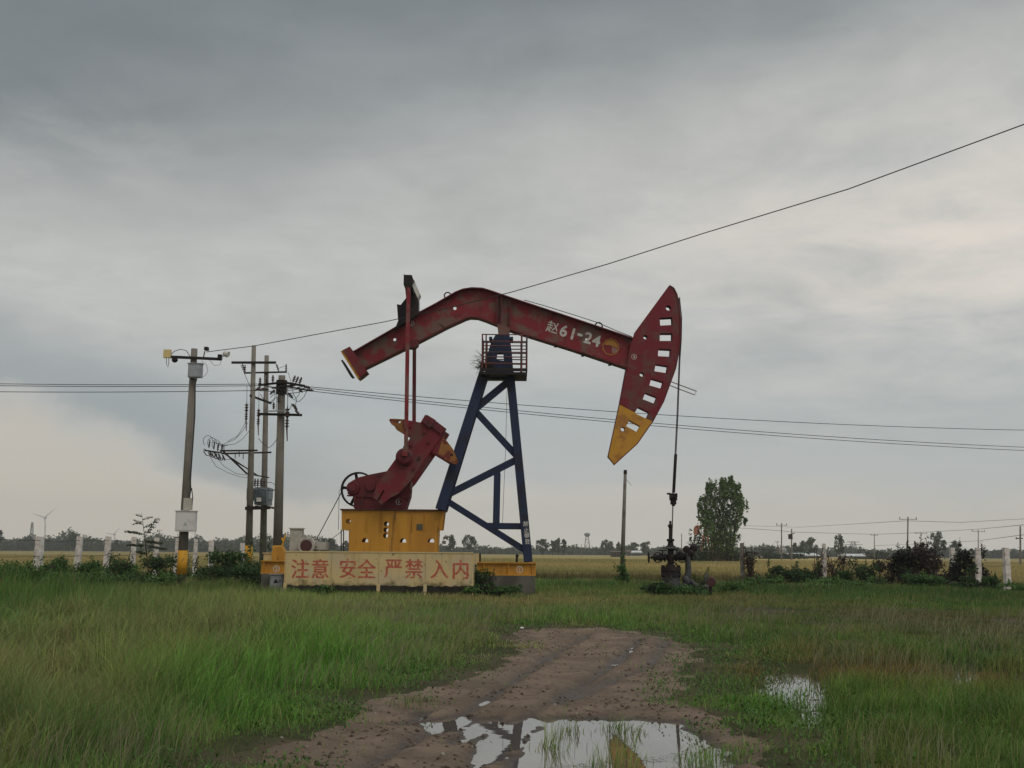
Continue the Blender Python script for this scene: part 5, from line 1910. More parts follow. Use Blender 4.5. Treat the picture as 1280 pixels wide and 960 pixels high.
# lone pole in the field edge
t, at, tp = pole_thing('wooden_pole', 'lone thin bare wooden pole between the tower and the wellhead', 'pole', 777.5, 722, 781.6, 589, 50, .10, .062, mat('grey_weathered_timber', (0.16, 0.14, 0.12), .9, (0.09, 0.08, 0.07), 3.0))
MB().tube([tp + Vector((0, 0, -.12)), tp + Vector((0, 0, .05))], [.075, .07], 8).build('cap', M['black'], t)
MB().tube([tp + Vector((0, -.05, -.3)), tp + Vector((.12, -.1, -.45)), tp + Vector((.25, -.1, -.6))], .008, 4).build('wire_end', M['wire'], t)

# ------------------------------------------------------------------ fence posts and barbed wire
def post_mesh(h, w):
    mb = MB()
    r = random.Random(int(h * 1000))
    seg = 5
    for i in range(seg):
        pass
    ring = []
    vs_, fs_ = [], []
    for i in range(seg + 1):
        z = -0.1 + (h + .1) * i / seg
        k = 1 - .12 * i / seg
        o = .006
        for a, b in ((-1, -1), (1, -1), (1, 1), (-1, 1)):
            vs_.append((a * w / 2 * k + r.uniform(-o, o), b * w / 2 * k + r.uniform(-o, o), z + (r.uniform(-.02, .02) if i == seg else 0)))
    for i in range(seg):
        for j in range(4):
            fs_.append((i * 4 + j, i * 4 + (j + 1) % 4, i * 4 + 4 + (j + 1) % 4, i * 4 + 4 + j))
    fs_.append((seg * 4, seg * 4 + 1, seg * 4 + 2, seg * 4 + 3))
    return mb.add(vs_, fs_)


POSTS_L = [(47.5, 39.6), (95.5, 42.7), (132.5, 45.9), (165.5, 49.2), (195, 52.5), (220, 55.7), (243.5, 58.5)]
POSTS_BK = [(263.5, 60.0), (302.5, 59.6)]
POSTS_R = [(928, 54.5, 'grey'), (1030, 54.0, 'white'), (1190, 52.2, 'white'), (1222, 48.3, 'white'), (1258, 44.6, 'white')]
ORD = ['nearest', 'second', 'third', 'fourth', 'fifth', 'sixth', 'seventh']
proto = {}


def fence_post(px, Y, h, w, kind, label, lean=0.0):
    x = W(px, 700, Y).x
    key = kind
    if key not in proto:
        o = post_mesh(h, .18).build('fence_post', M['post' if kind == 'white' else 'grey_post'])
        proto[key] = (o, h)
    else:
        o = proto[key][0].copy()
        COL.objects.link(o)
    base = proto[key]
    o.location = (x, Y, -.1)
    o.scale = (w / .18 if kind == 'white' else 1, w / .18 if kind == 'white' else 1, h / base[1])
    o.rotation_euler = (random.uniform(-.015, .015), lean, random.uniform(-.2, .2))
    tag(o, label, 'fence post', 'concrete fence posts round the plot')
    return x


def fences():
    pts = []
    labs = ['whitewashed concrete fence post, leftmost and nearest in the left fence',
            'whitewashed concrete fence post with pinkish top, second from the left end',
            'whitewashed concrete fence post with vine at its top, third from the left end',
            'whitewashed concrete fence post left of the spindly sapling, fourth from the left end',
            'whitewashed concrete fence post right of the spindly sapling, fifth from the left end',
            'whitewashed concrete fence post just left of the camera pole',
            'whitewashed concrete fence post just right of the camera pole']
    for i, (px, Y) in enumerate(POSTS_L):
        h = 1.3 + .0
        zt = W(px, 671 + max(0, (px - 150)) * .035, Y).z
        x = fence_post(px, Y, zt, .235 if i == 0 else .20, 'white', labs[i], [.02, .05, .03, .02, .0, .02, .01][i])
        pts.append((x, Y, zt))
    labs = ['pinkish concrete fence post in the back corner, right of the camera pole', 'pinkish concrete fence post just left of the tall transformer pole']
    for i, (px, Y) in enumerate(POSTS_BK):
        zt = W(px, 676 + i * 3, Y).z
        x = fence_post(px, Y, zt, .22, 'white', labs[i])
    bx = []
    labs = ['dark bare concrete fence post with dead creeper, right of the broad tree', 'slim whitewashed fence post standing alone between low dark bushes', 'pinkish fence post between two creeper heaps on the right',
            'whitewashed fence post against the dark creeper heap, second from the right edge', 'clean whitewashed fence post nearest the right edge']
    rp = []
    for i, (px, Y, kd) in enumerate(POSTS_R):
        zt = W(px, [679, 680, 685, 685, 685][i], Y).z
        x = fence_post(px, Y, zt, .24 if kd == 'grey' else (.19 if i == 1 else .21), kd if kd == 'grey' else 'white', labs[i], [0, .01, .02, .02, .0][i])
        rp.append((x, Y, zt))
    # barbed wire strands
    for k, f in enumerate((.93, .62, .34)):
        line = []
        for i in range(len(pts) - 1):
            a, b = pts[i], pts[i + 1]
            line += sag((a[0], a[1] - .0, a[2] * f), (b[0], b[1], b[2] * f), .03, 5)[:-1]
        line.append(Vector((pts[-1][0], pts[-1][1], pts[-1][2] * f)))
        line = [Vector((pts[0][0] - .3, pts[0][1] - 6, pts[0][2] * f))] + line
        line = [p + Vector((.11, 0, 0)) for p in line]
        wire('barbed_wire', ['top', 'middle', 'lowest'][k] + ' barbed wire strand along the left fence posts', line, .009, M['wire'], 'barbed wire strands')
    for k, f in enumerate((.95, .6)):
        line = []
        for a, b in zip(rp[2:-1], rp[3:]):
            line += sag((a[0] - .12, a[1], a[2] * f), (b[0] - .12, b[1], b[2] * f), .04, 5)
        wire('barbed_wire', ['upper', 'lower'][k] + ' barbed wire strand along the right-hand fence posts', line, .008, M['wire'], 'barbed wire strands')
    line = sag((rp[0][0], rp[0][1] - .12, rp[0][2] * .9), (rp[1][0], rp[1][1] - .12, rp[1][2] * .9), .12, 10)
    wire('barbed_wire', 'sagging barbed wire between the dark post and the slim white post', line, .009, M['wire'], 'barbed wire strands')


fences()

# ------------------------------------------------------------------ leaves, shrubs, trees
def leaf_cloud(clumps, n, size, c0, var=.35, seed=1, up=.25, light=None):
    """leaf faces filling clumps (x, y, z, rx, ry, rz, weight); size is the leaf length"""
    r = np.random.default_rng(seed)
    cl = np.array(clumps, dtype=float)
    wts = cl[:, 6] / cl[:, 6].sum()
    i = r.choice(len(cl), n, p=wts)
    d = r.normal(size=(n, 3))
    d /= np.linalg.norm(d, axis=1)[:, None]
    rad = r.random(n) ** .42 * (1 + r.normal(0, .10, n))
    p = cl[i, :3] + d * rad[:, None] * cl[i, 3:6]
    nrm = d * .6 + r.normal(size=(n, 3)) * .7 + np.array((0, 0, up))
    nrm /= np.linalg.norm(nrm, axis=1)[:, None]
    t = np.cross(nrm, r.normal(size=(n, 3)))
    t /= np.linalg.norm(t, axis=1)[:, None] + 1e-9
    b = np.cross(nrm, t)
    s = size * r.uniform(.6, 1.5, n)[:, None]
    V = np.stack([p - t * s * .5, p + b * s * .28, p + t * s * .5, p - b * s * .28], 1).reshape(-1, 3)
    per = r.uniform(1 - .28, 1 + .28, len(cl))[i]
    c0 = np.array(c0, dtype=float)
    C = c0 * (r.uniform(1 - var, 1 + var, n) * per)[:, None]
    y_ = r.random(n) < .12
    C[y_] = C[y_] * np.array((1.5, 1.3, .9))
    return V, [np.arange(n)[:, None] * 4 + np.array([[0, 1, 2, 3]])], np.repeat(C, 4, 0)


def shrub(name, label, cat, px, Y, w, h, n, c, seed, group=None, leaf=.10, twigs=7, m='leaf', dep=None, nclump=7, base=0.0):
    x = W(px, 700, Y).x
    r = random.Random(seed)
    t = empty(name, (x, Y, base), label, cat, group)
    cl = []
    dep = dep or w * .7
    for i in range(max(2, nclump // 3)):
        cl.append((x + r.uniform(-.45, .45) * w, Y + r.uniform(-.3, .3) * dep, base + h * r.uniform(.7, 1.05), w * .07, dep * .07, h * .28, .18))
    for i in range(nclump):
        fz = r.uniform(.12, .8)
        sx = r.uniform(-.36, .36) * w * (1.1 - .6 * fz)
        cl.append((x + sx, Y + r.uniform(-.3, .3) * dep, base + h * fz, w * r.uniform(.15, .30), dep * r.uniform(.2, .3), h * r.uniform(.15, .27), 1))
    V, f, C = leaf_cloud(cl, n, leaf, c, .4, seed)
    V[:, 2] = np.maximum(V[:, 2], base + .01)
    npmesh('foliage', V, f, M[m], C, t)
    st = MB()
    for i in range(twigs):
        a = r.uniform(0, 2 * PI)
        cx = r.choice(cl)
        p0 = Vector((x + r.uniform(-.12, .12) * w, Y + r.uniform(-.12, .12) * dep, base - .05))
        p2 = Vector((cx[0], cx[1], min(cx[2] + cx[5] * r.uniform(.5, 1.25), base + h * 1.1)))
        st.tube([p0, (p0 + p2) / 2 + Vector((r.uniform(-.1, .1), 0, .1)), p2], [.022, .014, .006], 4, cap=False)
    st.build('stem', M['twig'], t)
    return t


def broad_tree():
    """the dark broad tree beyond the field edge, several ascending stems"""
    Y = 150.0
    x = W(903, 690, Y).x
    t = empty('broad_tree', (x, Y, 0), 'tall dark green bushy tree right of the wellhead, beyond the wheat edge', 'tree')
    s = Y / F
    cl, br = [], MB()
    spec = [(884, 640, 9, 24, 2), (893, 625, 10, 20, 2.4), (903, 618, 10, 15, 2.4), (911, 612, 8, 10, 1.4), (917, 620, 8, 13, 1.6), (921, 634, 9, 12, 1.6), (927, 628, 5, 9, .7), (912, 648, 11, 16, 2.4), (898, 650, 12, 18, 2.6),
            (886, 662, 9, 14, 1.8), (906, 668, 14, 14, 2.6), (918, 672, 8, 12, 1.2), (896, 682, 14, 12, 2.0), (914, 686, 9, 9, 1.2), (877, 634, 3.5, 9, .5), (924, 652, 6, 8, .8), (889, 612, 4, 8, .6), (905, 607, 4, 7, .6), (882, 650, 7, 12, 1.2), (914, 606, 3, 6, .4)]
    r = random.Random(11)
    for px, py, rx, rz, wt in spec:
        w_ = W(px, py, Y)
        cl.append((w_.x, Y + r.uniform(-1.3, 1.3), w_.z, rx * s, rx * s * 1.1, rz * s, wt))
        if wt < 1.3:
            continue
        p0 = Vector((x + r.uniform(-1.2, 1.2), Y + r.uniform(-.5, .5), 0))
        br.tube([p0, Vector((p0.x * .6 + w_.x * .4, Y, w_.z * .45)), Vector((w_.x, cl[-1][1], w_.z + rz * s * .5))], [.16, .10, .03], 6)
    # feathery sprays leaving the crown outline
    for i in range(170):
        a = r.choice(spec)
        w_ = W(a[0], a[1], Y)
        an = r.uniform(-.5, PI + .5)
        ex = w_.x + a[2] * s * r.uniform(1.0, 1.35) * math.cos(an)
        ez = w_.z + a[3] * s * r.uniform(.95, 1.2) * math.sin(an)
        cl.append((ex, Y + r.uniform(-1, 1), ez, r.uniform(.12, .28), .3, r.uniform(.3, .75), .12))
    V, f, C = leaf_cloud(cl, 10500, .30, (0.070, 0.130, 0.032), .6, 5, .3)
    npmesh('crown', V, f, M['leaf'], C, t)
    for i, (px, lean) in enumerate(((884, -.3), (893, 0), (900, .2), (907, .1), (915, .4))):
        b = W(px, 694, Y)
        br.tube([(b.x, Y + (i % 2) * .6, -.1), (b.x + lean * .3, Y, 1.6), (b.x + lean, Y, 4.5)], [.17, .13, .07], 7)
    br.build('trunk', M['bark'], t)


broad_tree()
_s = shrub('bush', 'thin straggly bush at the left foot of the broad dark tree', 'bush', 873, 149, 3.0, 3.9, 900, (0.026, 0.045, 0.018), 21, None, .3, 9, nclump=10)
shrub('hedge', 'low dark hedge along the foot of the broad tree', 'hedge', 899, 151.5, 9.5, 1.7, 3600, (0.028, 0.045, 0.020), 22, None, .26, 12, dep=2.5, nclump=16, base=0.0)


def sapling():
    """spindly sapling by the left fence with flat layered sprays"""
    Y = 41.5
    b = W(187, 735, Y); tp = W(177, 641, Y)
    t = empty('sapling', (b.x, Y, 0), 'spindly sapling with sparse layered sprays behind the left fence posts', 'sapling')
    r = random.Random(5)
    st = MB()
    pts = [Vector((b.x, Y, -.05)), W(184, 700, Y), W(181, 672, Y), tp]
    st.tube(pts, [.024, .02, .014, .005], 5)
    cl = []
    for px, py, ex, ey in ((180, 668, 160, 664), (181, 670, 196, 650), (178, 652, 167, 655), (178, 650, 189, 646), (178, 646, 170, 643), (183, 682, 164, 681), (183, 682, 204, 686), (184, 692, 173, 690), (179, 660, 190, 655), (178, 656, 168, 650), (181, 676, 200, 679)):
        a, e = W(px, py, Y), W(ex, ey, Y + r.uniform(-.25, .25))
        st.tube([a, (a + e) / 2 + Vector((0, 0, .05)), e], [.009, .006, .003], 4, cap=False)
        for k in range(6):
            q = a + (e - a) * (.25 + .8 * k / 5)
            big = 1.9 if py > 665 else .8
            cl.append((q.x, q.y, q.z - .01, .07 * big, .08, .022 * big, big ** 2))
    V, f, C = leaf_cloud(cl, 1500, .055, (0.035, 0.052, 0.020), .4, 3)
    npmesh('foliage', V, f, M['leaf'], C, t)
    st.build('stem', M['twig'], t)


sapling()


def fence_greens():
    G1, G2, G3 = (0.050, 0.108, 0.030), (0.070, 0.140, 0.034), (0.040, 0.078, 0.025)
    data = [  # px, Y, w, h, n, colour, label
        (12, 37.5, 2.6, 1.15, 2400, G2, 'leafy green weed clump at the far left edge, left of the first post'),
        (42, 36.5, 1.9, 1.05, 1900, G2, 'leafy weed clump at the foot of the leftmost fence post'),
        (68, 39.0, 1.3, 1.35, 1500, G1, 'upright dark bush between the two leftmost fence posts'),
        (112, 40.2, 1.7, 1.25, 1900, G1, 'dark bush between the second and third post of the left fence'),
        (152, 43.5, 1.5, 1.45, 1900, G3, 'dark upright bush left of the spindly sapling'),
        (85, 35.0, 2.6, .80, 2200, G2, 'low bright weed mound in front of the left fence'),
        (140, 36.5, 2.6, .75, 2200, G1, 'low weed mound in front of the third left fence post'),
        (190, 38.8, 2.2, .80, 1900, G2, 'low weed mound left of the camera pole foot'),
        (206, 45.5, 1.9, 1.35, 2000, G3, 'dark bush directly left of the camera pole'),
        (262, 42.5, 2.2, 1.15, 2600, G3, 'dark leafy bush just right of the camera pole'),
        (285, 46.0, 2.3, 1.65, 2800, G1, 'tall dark bush between the camera pole and the transformer poles'),
        (312, 42.0, 2.1, 1.10, 2600, G3, 'dark weed mound in front of the transformer pole foot'),
        (326, 45.0, 1.4, 1.95, 1900, G3, 'narrow dark bush left of the cream cabinet'),
        (610, 36.6, .85, .95, 800, G1, 'weed clump at the right end of the barrier'),
        (603, 36.2, 1.0, 1.05, 1000, G3, 'dark weed clump hiding the corner between barrier and right footing'),
        (628, 35.9, 1.5, .42, 700, G1, 'low weeds along the foot of the right concrete footing'),
        (858, 36.6, 1.9, .50, 1000, G1, 'low weeds in front of the riser pipe foot'),
        (836, 36.8, 1.0, .55, 700, G1, 'low weeds in front of the wellhead collar'),
        (590, 35.3, .7, .45, 350, G2, 'small weed tuft under the right end of the barrier'),
        (400, 35.5, 1.2, .42, 500, G1, 'small weed tuft growing under the left half of the barrier'),
        (777, 49.2, .95, 1.30, 900, G2, 'green bush at the foot of the lone wooden pole'),
        (872, 41.0, 1.1, .95, 450, (0.06, 0.08, 0.022), 'thin yellowish weed behind the riser pipe'),
        (820, 38.2, 1.2, .50, 600, G3, 'dark weed patch left of the wellhead collar'),
        (910, 40.0, 1.8, .60, 900, G2, 'green weed patch right of the riser pipe elbow'),
        (978, 52.5, 1.8, 1.15, 1700, G3, 'low dark bush left of the slim white fence post'),
        (1002, 52.8, 2.2, 1.05, 1900, G3, 'wide dark bush touching the slim white fence post'),
        (1056, 53.0, 1.2, .85, 800, G1, 'small dark bush right of the slim white fence post'),
        (1084, 52.0, 2.0, 1.25, 1700, G3, 'dark green bush left of the creeper heaps'),
        (1236, 45.5, 1.3, .80, 900, G1, 'leafy weed clump between the two rightmost fence posts'),
        (1206, 46.0, 1.7, 1.0, 1500, G3, 'dark weed mound below the right-hand creeper heap'),
        (1150, 48.5, 2.6, .80, 1700, G1, 'low weed bank in front of the creeper heaps'),
        (1270, 43.0, 1.8, .55, 900, G2, 'low weed tuft at the right edge, beside the clean post'),
        (1050, 47.0, 3.6, .55, 1500, G2, 'low green weed bank before the slim white post'),
        (950, 46.5, 3.0, .60, 1300, G2, 'low green weed bank between the pipe and the slim post')]
    for i, (px, Y, w, h, n, c, lab) in enumerate(data):
        shrub('bush' if h > 1 else 'weed_clump', lab, 'bush' if h > 1 else 'weeds', px, Y, w * (1.0 if px < 330 else .85), h * (.82 if px < 330 else .80), int(n * 1.3), c, 100 + i, 'bushes and weeds on the plot edge', .075 if Y < 44 else .09, 6, nclump=11)
    # dead and dark creeper heaped over the right-hand back fence
    DB, DP = (0.066, 0.046, 0.040), (0.050, 0.038, 0.034)
    for i, (px, Y, w, h, n, c, lab) in enumerate([
            (1131, 53.5, 1.6, 1.95, 2600, (0.022, 0.026, 0.018), 'blackish creeper heap, leftmost and darkest of the three on the right fence'),
            (1160, 53.2, 2.1, 2.1, 3200, DB, 'domed brownish creeper heap in the middle of the right fence'),
            (1206, 50.0, 2.0, 1.95, 3200, (0.022, 0.024, 0.018), 'dark creeper heap leaning on the second post from the right'),
            (1110, 53.8, 1.5, 1.45, 1100, DB, 'thin brown creeper tangle left of the blackish heap'),
            (940, 54.4, 1.1, 1.75, 420, DP, 'bare brown creeper tangle beside the dark fence post'),
            (1046, 54.0, 2.2, 1.65, 520, DP, 'sparse dead creeper hanging right of the slim white post'),
            (1022, 54.0, 1.0, 1.75, 260, DP, 'sparse dead creeper on the slim white post')]):
        t = shrub('creeper', lab, 'creeper', px, Y, w * .92, h * .88, n, c, 300 + i, 'creepers on the back fence', .11, 22 if n < 1500 else 12, nclump=11, dep=.9)


fence_greens()

# ------------------------------------------------------------------ the far background
def far_tree(label, px, py, wpx, hpx, Y, c, seed, group='far trees beyond the fields', slim=False, n=None):
    """tree with crown centred on a sight line at its real distance; wpx, hpx are its crown size there"""
    s = Y / F
    w_ = W(px, py, Y)
    x = w_.x
    t = empty('field_tree', (x, Y, 0), label, 'tree', group)
    r = random.Random(seed)
    cl = []
    cw, ch = wpx * s, hpx * s
    k = 13
    for i in range(k):
        fz = i / (k - 1) - .5
        prof = math.sqrt(max(.10, 1 - (fz * 1.75) ** 2))
        cl.append((x + r.uniform(-.42, .42) * cw * prof, Y + r.uniform(-.25, .25) * cw, w_.z + fz * ch * .85, cw * .24, cw * .3, ch * r.uniform(.13, .2), 1))
    for i in range(10):
        a = r.uniform(0, 2 * PI)
        cl.append((x + .5 * cw * math.cos(a), Y, w_.z + .5 * ch * math.sin(a), cw * .08, cw * .1, ch * .08, .22))
    n = n or int(260 + 14 * wpx * hpx ** .5)
    V, f, C = leaf_cloud(cl, n, 1.9 * s, c, .4, seed, .3)
    V[:, 2] = np.maximum(V[:, 2], .05)
    npmesh('crown', V, f, M['leaf'], C, t)
    MB().tube([(x, Y, -.1), (x + r.uniform(-.3, .3), Y, w_.z), (x + r.uniform(-.5, .5), Y, w_.z + ch * .3)], [ch * .035, ch * .025, ch * .008], 6, cap=False).build('trunk', M['bark'], t)
    return t


def background():
    DG, BG = (0.028, 0.046, 0.022), (0.035, 0.055, 0.028)
    for i, (lab, px, py, w, h, Y) in enumerate([
            ('rounded far tree standing above the tree line at the left, near the second fence post', 92, 675, 10, 17, 520),
            ('small far tree cut by the left edge of the view', -2, 671, 9, 14, 500),
            ('small pointed far tree left of the spindly sapling', 146, 680, 6, 9, 560),
            ('bushy far tree seen between the motor and the pedestal', 409, 681, 22, 15, 420),
            ('slim far tree touching the left side of the pedestal', 432, 683, 8, 12, 480),
            ('far tree seen just right of the pedestal, left one of two', 561, 678, 15, 17, 430),
            ('far tree inside the tower base, right one of two', 587, 678, 17, 16, 430),
            ('broad far tree just right of the tower leg', 678, 682, 15, 15, 450),
            ('narrow far tree left of the twin trees right of the tower', 691, 683, 7, 13, 460),
            ('taller round far tree in the group right of the tower', 697.5, 681.5, 9, 16, 455),
            ('slender far tree at the right end of the group by the tower', 704.5, 682.5, 7, 15, 460),
            ('left half of the twin far trees left of the lone pole', 756, 682, 9, 14, 520),
            ('right half of the twin far trees left of the lone pole', 763.5, 683, 6, 12, 520),
            ('narrow far tree touching the lone pole', 773.5, 684, 6, 11, 530),
            ('far tree with a flat top right of the lone pole', 791.5, 684, 13, 10, 520),
            ('far spreading tree left of the wellhead', 808, 684, 14, 12, 500),
            ('dense far tree left of the two thin poles right of the broad tree', 954, 689, 12, 9, 430),
            ('far tree touching the two thin poles right of the broad tree', 963, 689, 9, 10, 430),
            ('small far tree, first of three near the white buildings', 995, 685, 8, 11, 380),
            ('middle far tree of three near the white buildings', 1003.5, 683.5, 9, 13, 380),
            ('round-topped far tree, largest of three near the white buildings', 1014.5, 681, 12, 16, 380),
            ('tall far tree above the slim white fence post', 1049, 680, 12, 21, 340),
            ('tall two-lobed far tree behind the right creeper heaps', 1171, 677, 15, 22, 330),
            ('round small far tree right of the two-lobed tree', 1194, 682, 12, 11, 420),
            ('small bluish far tree in the tree line near the right edge', 1136, 688, 9, 8, 460)]):
        far_tree(lab, px, py, w, h, Y, DG if i % 2 else BG, 500 + i)
    tr = far_tree('right lobe of the two-lobed far tree behind the creeper heaps', 1180, 682, 7, 12, 331, DG, 640)
    # unbroken wood along the horizon: one mass
    r = np.random.default_rng(9)
    cl = []
    for px in np.arange(-90, 1380, 5.0):
        hgt = 4.0 + 5.0 * vnoise(np.array([px * .035]), np.array([3.0]))[0] + 4 * vnoise(np.array([px * .13]), np.array([8.0]))[0]
        if px < 420: hgt *= 1.25
        elif px < 940: hgt *= .62
        else: hgt *= .78
        Y = 640 + r.uniform(-25, 25)
        s = Y / F
        x = W(px, 690, Y).x
        cl.append((x, Y, hgt * .32, 3.2, 5, hgt * .46, 1 + hgt * .05))
    V, f, C = leaf_cloud(cl, 60000, 1.5, (0.032, 0.048, 0.026), .35, 12, .3)
    V[:, 2] = np.maximum(V[:, 2], .02)
    tag(npmesh('far_wood', V, f, M['leaf'], C), 'unbroken band of far trees along the horizon', 'wood', kind='stuff')
    r = random.Random(2)

    # far poles with crossarms
    far = [('thin far pole with double lamp, short one right of the broad tree', 971.3, 694, 676, 300, .09, 1, .5),
           ('tall far power pole, left of the pair right of the broad tree', 976.7, 694, 654, 210, .13, 1, 1.2),
           ('far pole with a box near its top, right of the pair by the broad tree', 989.2, 695, 661, 200, .13, 2, 0),
           ('thin far power pole above the middle of the back fence', 1092.6, 695, 667, 260, .11, 1, 1.0),
           ('tallest far power pole, above the blackish creeper heap', 1133.5, 695, 646, 170, .13, 1, 1.6),
           ('thin far power pole left of the two-lobed tree', 1151, 696, 665, 280, .12, 1, 1.8),
           ('short faint far pole between the two poles by the creeper heaps', 1144.6, 696, 678, 340, .12, 0, 0),
           ('far power pole above the second post from the right', 1222.5, 696, 662, 230, .11, 1, 1.6),
           ('dark power pole close to the right edge with low bracket', 1275, 701, 657.5, 130, .12, 3, 0),
           ('thin bare far pole above the riser pipe', 851.8, 694, 667, 190, .08, 0, 0),
           ('small far pole in the haze between tower and lone pole', 726.5, 692, 680, 330, .09, 0, 0),
           ('small far pole above the fifth left fence post', 198.8, 688, 662, 300, .10, 1, .7),
           ('tiny far pole right of the camera pole box', 243.5, 689, 664, 320, .10, 0, 0)]
    tops = {}
    for lab, px, by, ty, Y, rad, kind, aw in far:
        a, b = W(px, by, Y), W(px + (1.5 if px == 1133.5 else .3), ty, Y)
        t = empty('power_pole', (a.x, Y, 0), lab, 'pole', 'far poles across the fields')
        MB().tube([(a.x, Y, -.1), b], [rad * 1.05, rad * .7], 8).build('shaft', M['grey_post'], t)
        if kind == 1:
            z = b.z - .35
            k = MB().bar((b.x - aw * .8, Y, z), (b.x + aw * .8, Y, z), .07, .07)
            for dx in (-.72, 0, .72):
                k.tube([(b.x + dx * aw, Y, z), (b.x + dx * aw, Y, z + .35)], .05, 5)
            k.build('crossarm', M['black'], t)
        elif kind == 2:
            MB().box(b.x - .55, b.x + .1, Y - .2, Y + .2, b.z - 1.7, b.z - .9).bar((b.x - .6, Y, b.z - 1.0), (b.x + .5, Y, b.z - .7), .12, .12).build('switch_gear', M['black'], t)
        elif kind == 3:
            w_ = W(1275, 673, Y)
            MB().bar((b.x - .5, Y, w_.z), (b.x + .2, Y, w_.z), .10, .08).tube([(b.x - .5, Y, w_.z - .1), (b.x - .5, Y, w_.z + .15)], .05, 5).build('bracket', M['black'], t)
        tops[px] = b
    for lab, pts in (('low far wire strung between the far poles on the right', [(925, 660, 215), (976.7, 663.5, 210), (989, 665, 205), (1092.6, 668, 240), (1133, 666.5, 200), (1222.5, 661.5, 220), (1275, 656.5, 130), (1340, 651, 120)]),
                     ('upper faint far wire at the tallest far pole', [(930, 657, 300), (1000, 659, 300), (1133.5, 651, 170), (1200, 653, 190), (1290, 648, 200)]),
                     ('faint far wire below the tallest far pole', [(1092.6, 682, 260), (1151, 680, 280), (1222.5, 676, 230), (1275, 669, 130), (1330, 664, 120)])):
        wire('far_wire', lab, [W(*p) for p in pts], .030, M['wire_far'], 'far power wires', n=4)

    # lattice masts
    for lab, px, by, ty, Y, wb, tank in (('hazy lattice mast left of the wind turbine', 38.5, 684, 653, 900, 1.5, 0), ('hazy tower with a round head left of the lone pole', 734, 690, 667, 800, 2.2, 1), ('hazy lattice pylon right of the slim white fence post', 1067, 692, 677, 800, 3.0, 2)):
        a, b = W(px, by, Y), W(px, ty, Y)
        t = empty('lattice_mast', (a.x, Y, 0), lab, 'mast', 'hazy masts on the horizon')
        k = MB()
        for sx in (-1, 1):
            for sy in (-1, 1):
                k.bar((a.x + sx * wb, Y + sy * wb, 0), (a.x + sx * wb * .3, Y + sy * wb * .3, b.z), .35, .35)
        for i in range(7):
            z0, z1 = b.z * i / 7, b.z * (i + 1) / 7
            q0, q1 = wb * (1 - .7 * i / 7), wb * (1 - .7 * (i + 1) / 7)
            sg = 1 if i % 2 else -1
            k.bar((a.x - sg * q0, Y - q0, z0), (a.x + sg * q1, Y - q1, z1), .25, .25)
            k.bar((a.x - q1, Y - q1, z1), (a.x + q1, Y - q1, z1), .25, .25)
        k.build('lattice', M['tower'], t)
        if tank == 1:
            MB().lathe((a.x, Y, b.z - 2.0), (0, 0, 1), [(0, .8), (.8, 1.9), (2.0, 1.9), (2.6, .6)], 14).build('tank', M['tower'], t)
        elif tank == 2:
            k = MB()
            for f, l in ((.98, 4), (.8, 6), (.62, 5)):
                k.bar((a.x - l, Y, b.z * f), (a.x + l, Y, b.z * f), .4, .4)
            k.build('crossarm', M['tower'], t)
        else:
            MB().lathe((a.x, Y, b.z - 3.5), (0, 0, 1), [(0, 1.0), (1.2, 1.0)], 10).lathe((a.x, Y, b.z - 9), (0, 0, 1), [(0, 1.1), (1.2, 1.1)], 10).build('antenna', M['tower'], t)
    # wind turbines
    for lab, px, by, hy, Y, bl, ph, rr in (('wind turbine with three thin blades behind the left fence', 56, 686, 647, 1000, 11.5, .72, .5),
                                        ('faint small wind turbine between the third and fourth left fence posts', 142.5, 686, 668, 1150, 9.0, .9, .42)):
        a, b = W(px, by, Y), W(px + .5, hy, Y)
        t = empty('wind_turbine', (a.x, Y, 0), lab, 'wind turbine')
        MB().tube([(a.x, Y, 0), b], [rr * 1.2, rr * .6], 10).build('tower', M['turbine'], t)
        MB().lathe((b.x, Y - 1.6, b.z), (0, 1, 0), [(0, .15), (.5, .8), (3.6, .8), (3.9, .4)], 10).build('nacelle', M['turbine'], t)
        for i in range(3):
            g = ph + 2 * PI * i / 3
            d = Vector((math.cos(g), 0, math.sin(g)))
            p = Vector((b.x, Y - 1.75, b.z))
            k = MB()
            pr = Vector((-d.z, 0, d.x))
            vs_ = []
            for f, w_ in ((0, .35), (.18, .75), (.6, .45), (1, .08)):
                c = p + d * bl * f
                for sx, sy in ((-1, -.18), (1, -.18), (1, .18), (-1, .18)):
                    vs_.append(c + pr * w_ * sx * .6 + Vector((0, sy * w_, 0)))
            fs_ = [(0, 3, 2, 1), (12, 13, 14, 15)]
            for j in range(3):
                for q in range(4):
                    fs_.append((j * 4 + q, j * 4 + (q + 1) % 4, j * 4 + 4 + (q + 1) % 4, j * 4 + 4 + q))
            k.add(vs_, fs_).build('blade', M['turbine'], t)

    # far buildings
    def house(name, lab, px0, px1, py_eave, py_ridge, Y, dep, mr, mw, windows=3):
        a, b = W(px0, py_eave, Y), W(px1, py_eave, Y)
        rz = max(W(px0, py_ridge, Y).z, a.z + .3)
        t = empty(name, ((a.x + b.x) / 2, Y + dep / 2, 0), lab, 'building')
        MB().box(a.x, b.x, Y, Y + dep, -.05, a.z).build('wall', mw, t)
        x0, x1 = a.x - .4, b.x + .4
        y0, y1, ym = Y - .5, Y + dep + .5, Y + dep / 2
        z0 = a.z + .01
        MB().add([(x0, y0, z0), (x1, y0, z0), (x1, y1, z0), (x0, y1, z0), (x0, ym, rz), (x1, ym, rz)], [(0, 3, 2, 1), (0, 1, 5, 4), (2, 3, 4, 5), (1, 2, 5), (3, 0, 4)]).build('roof', mr, t)
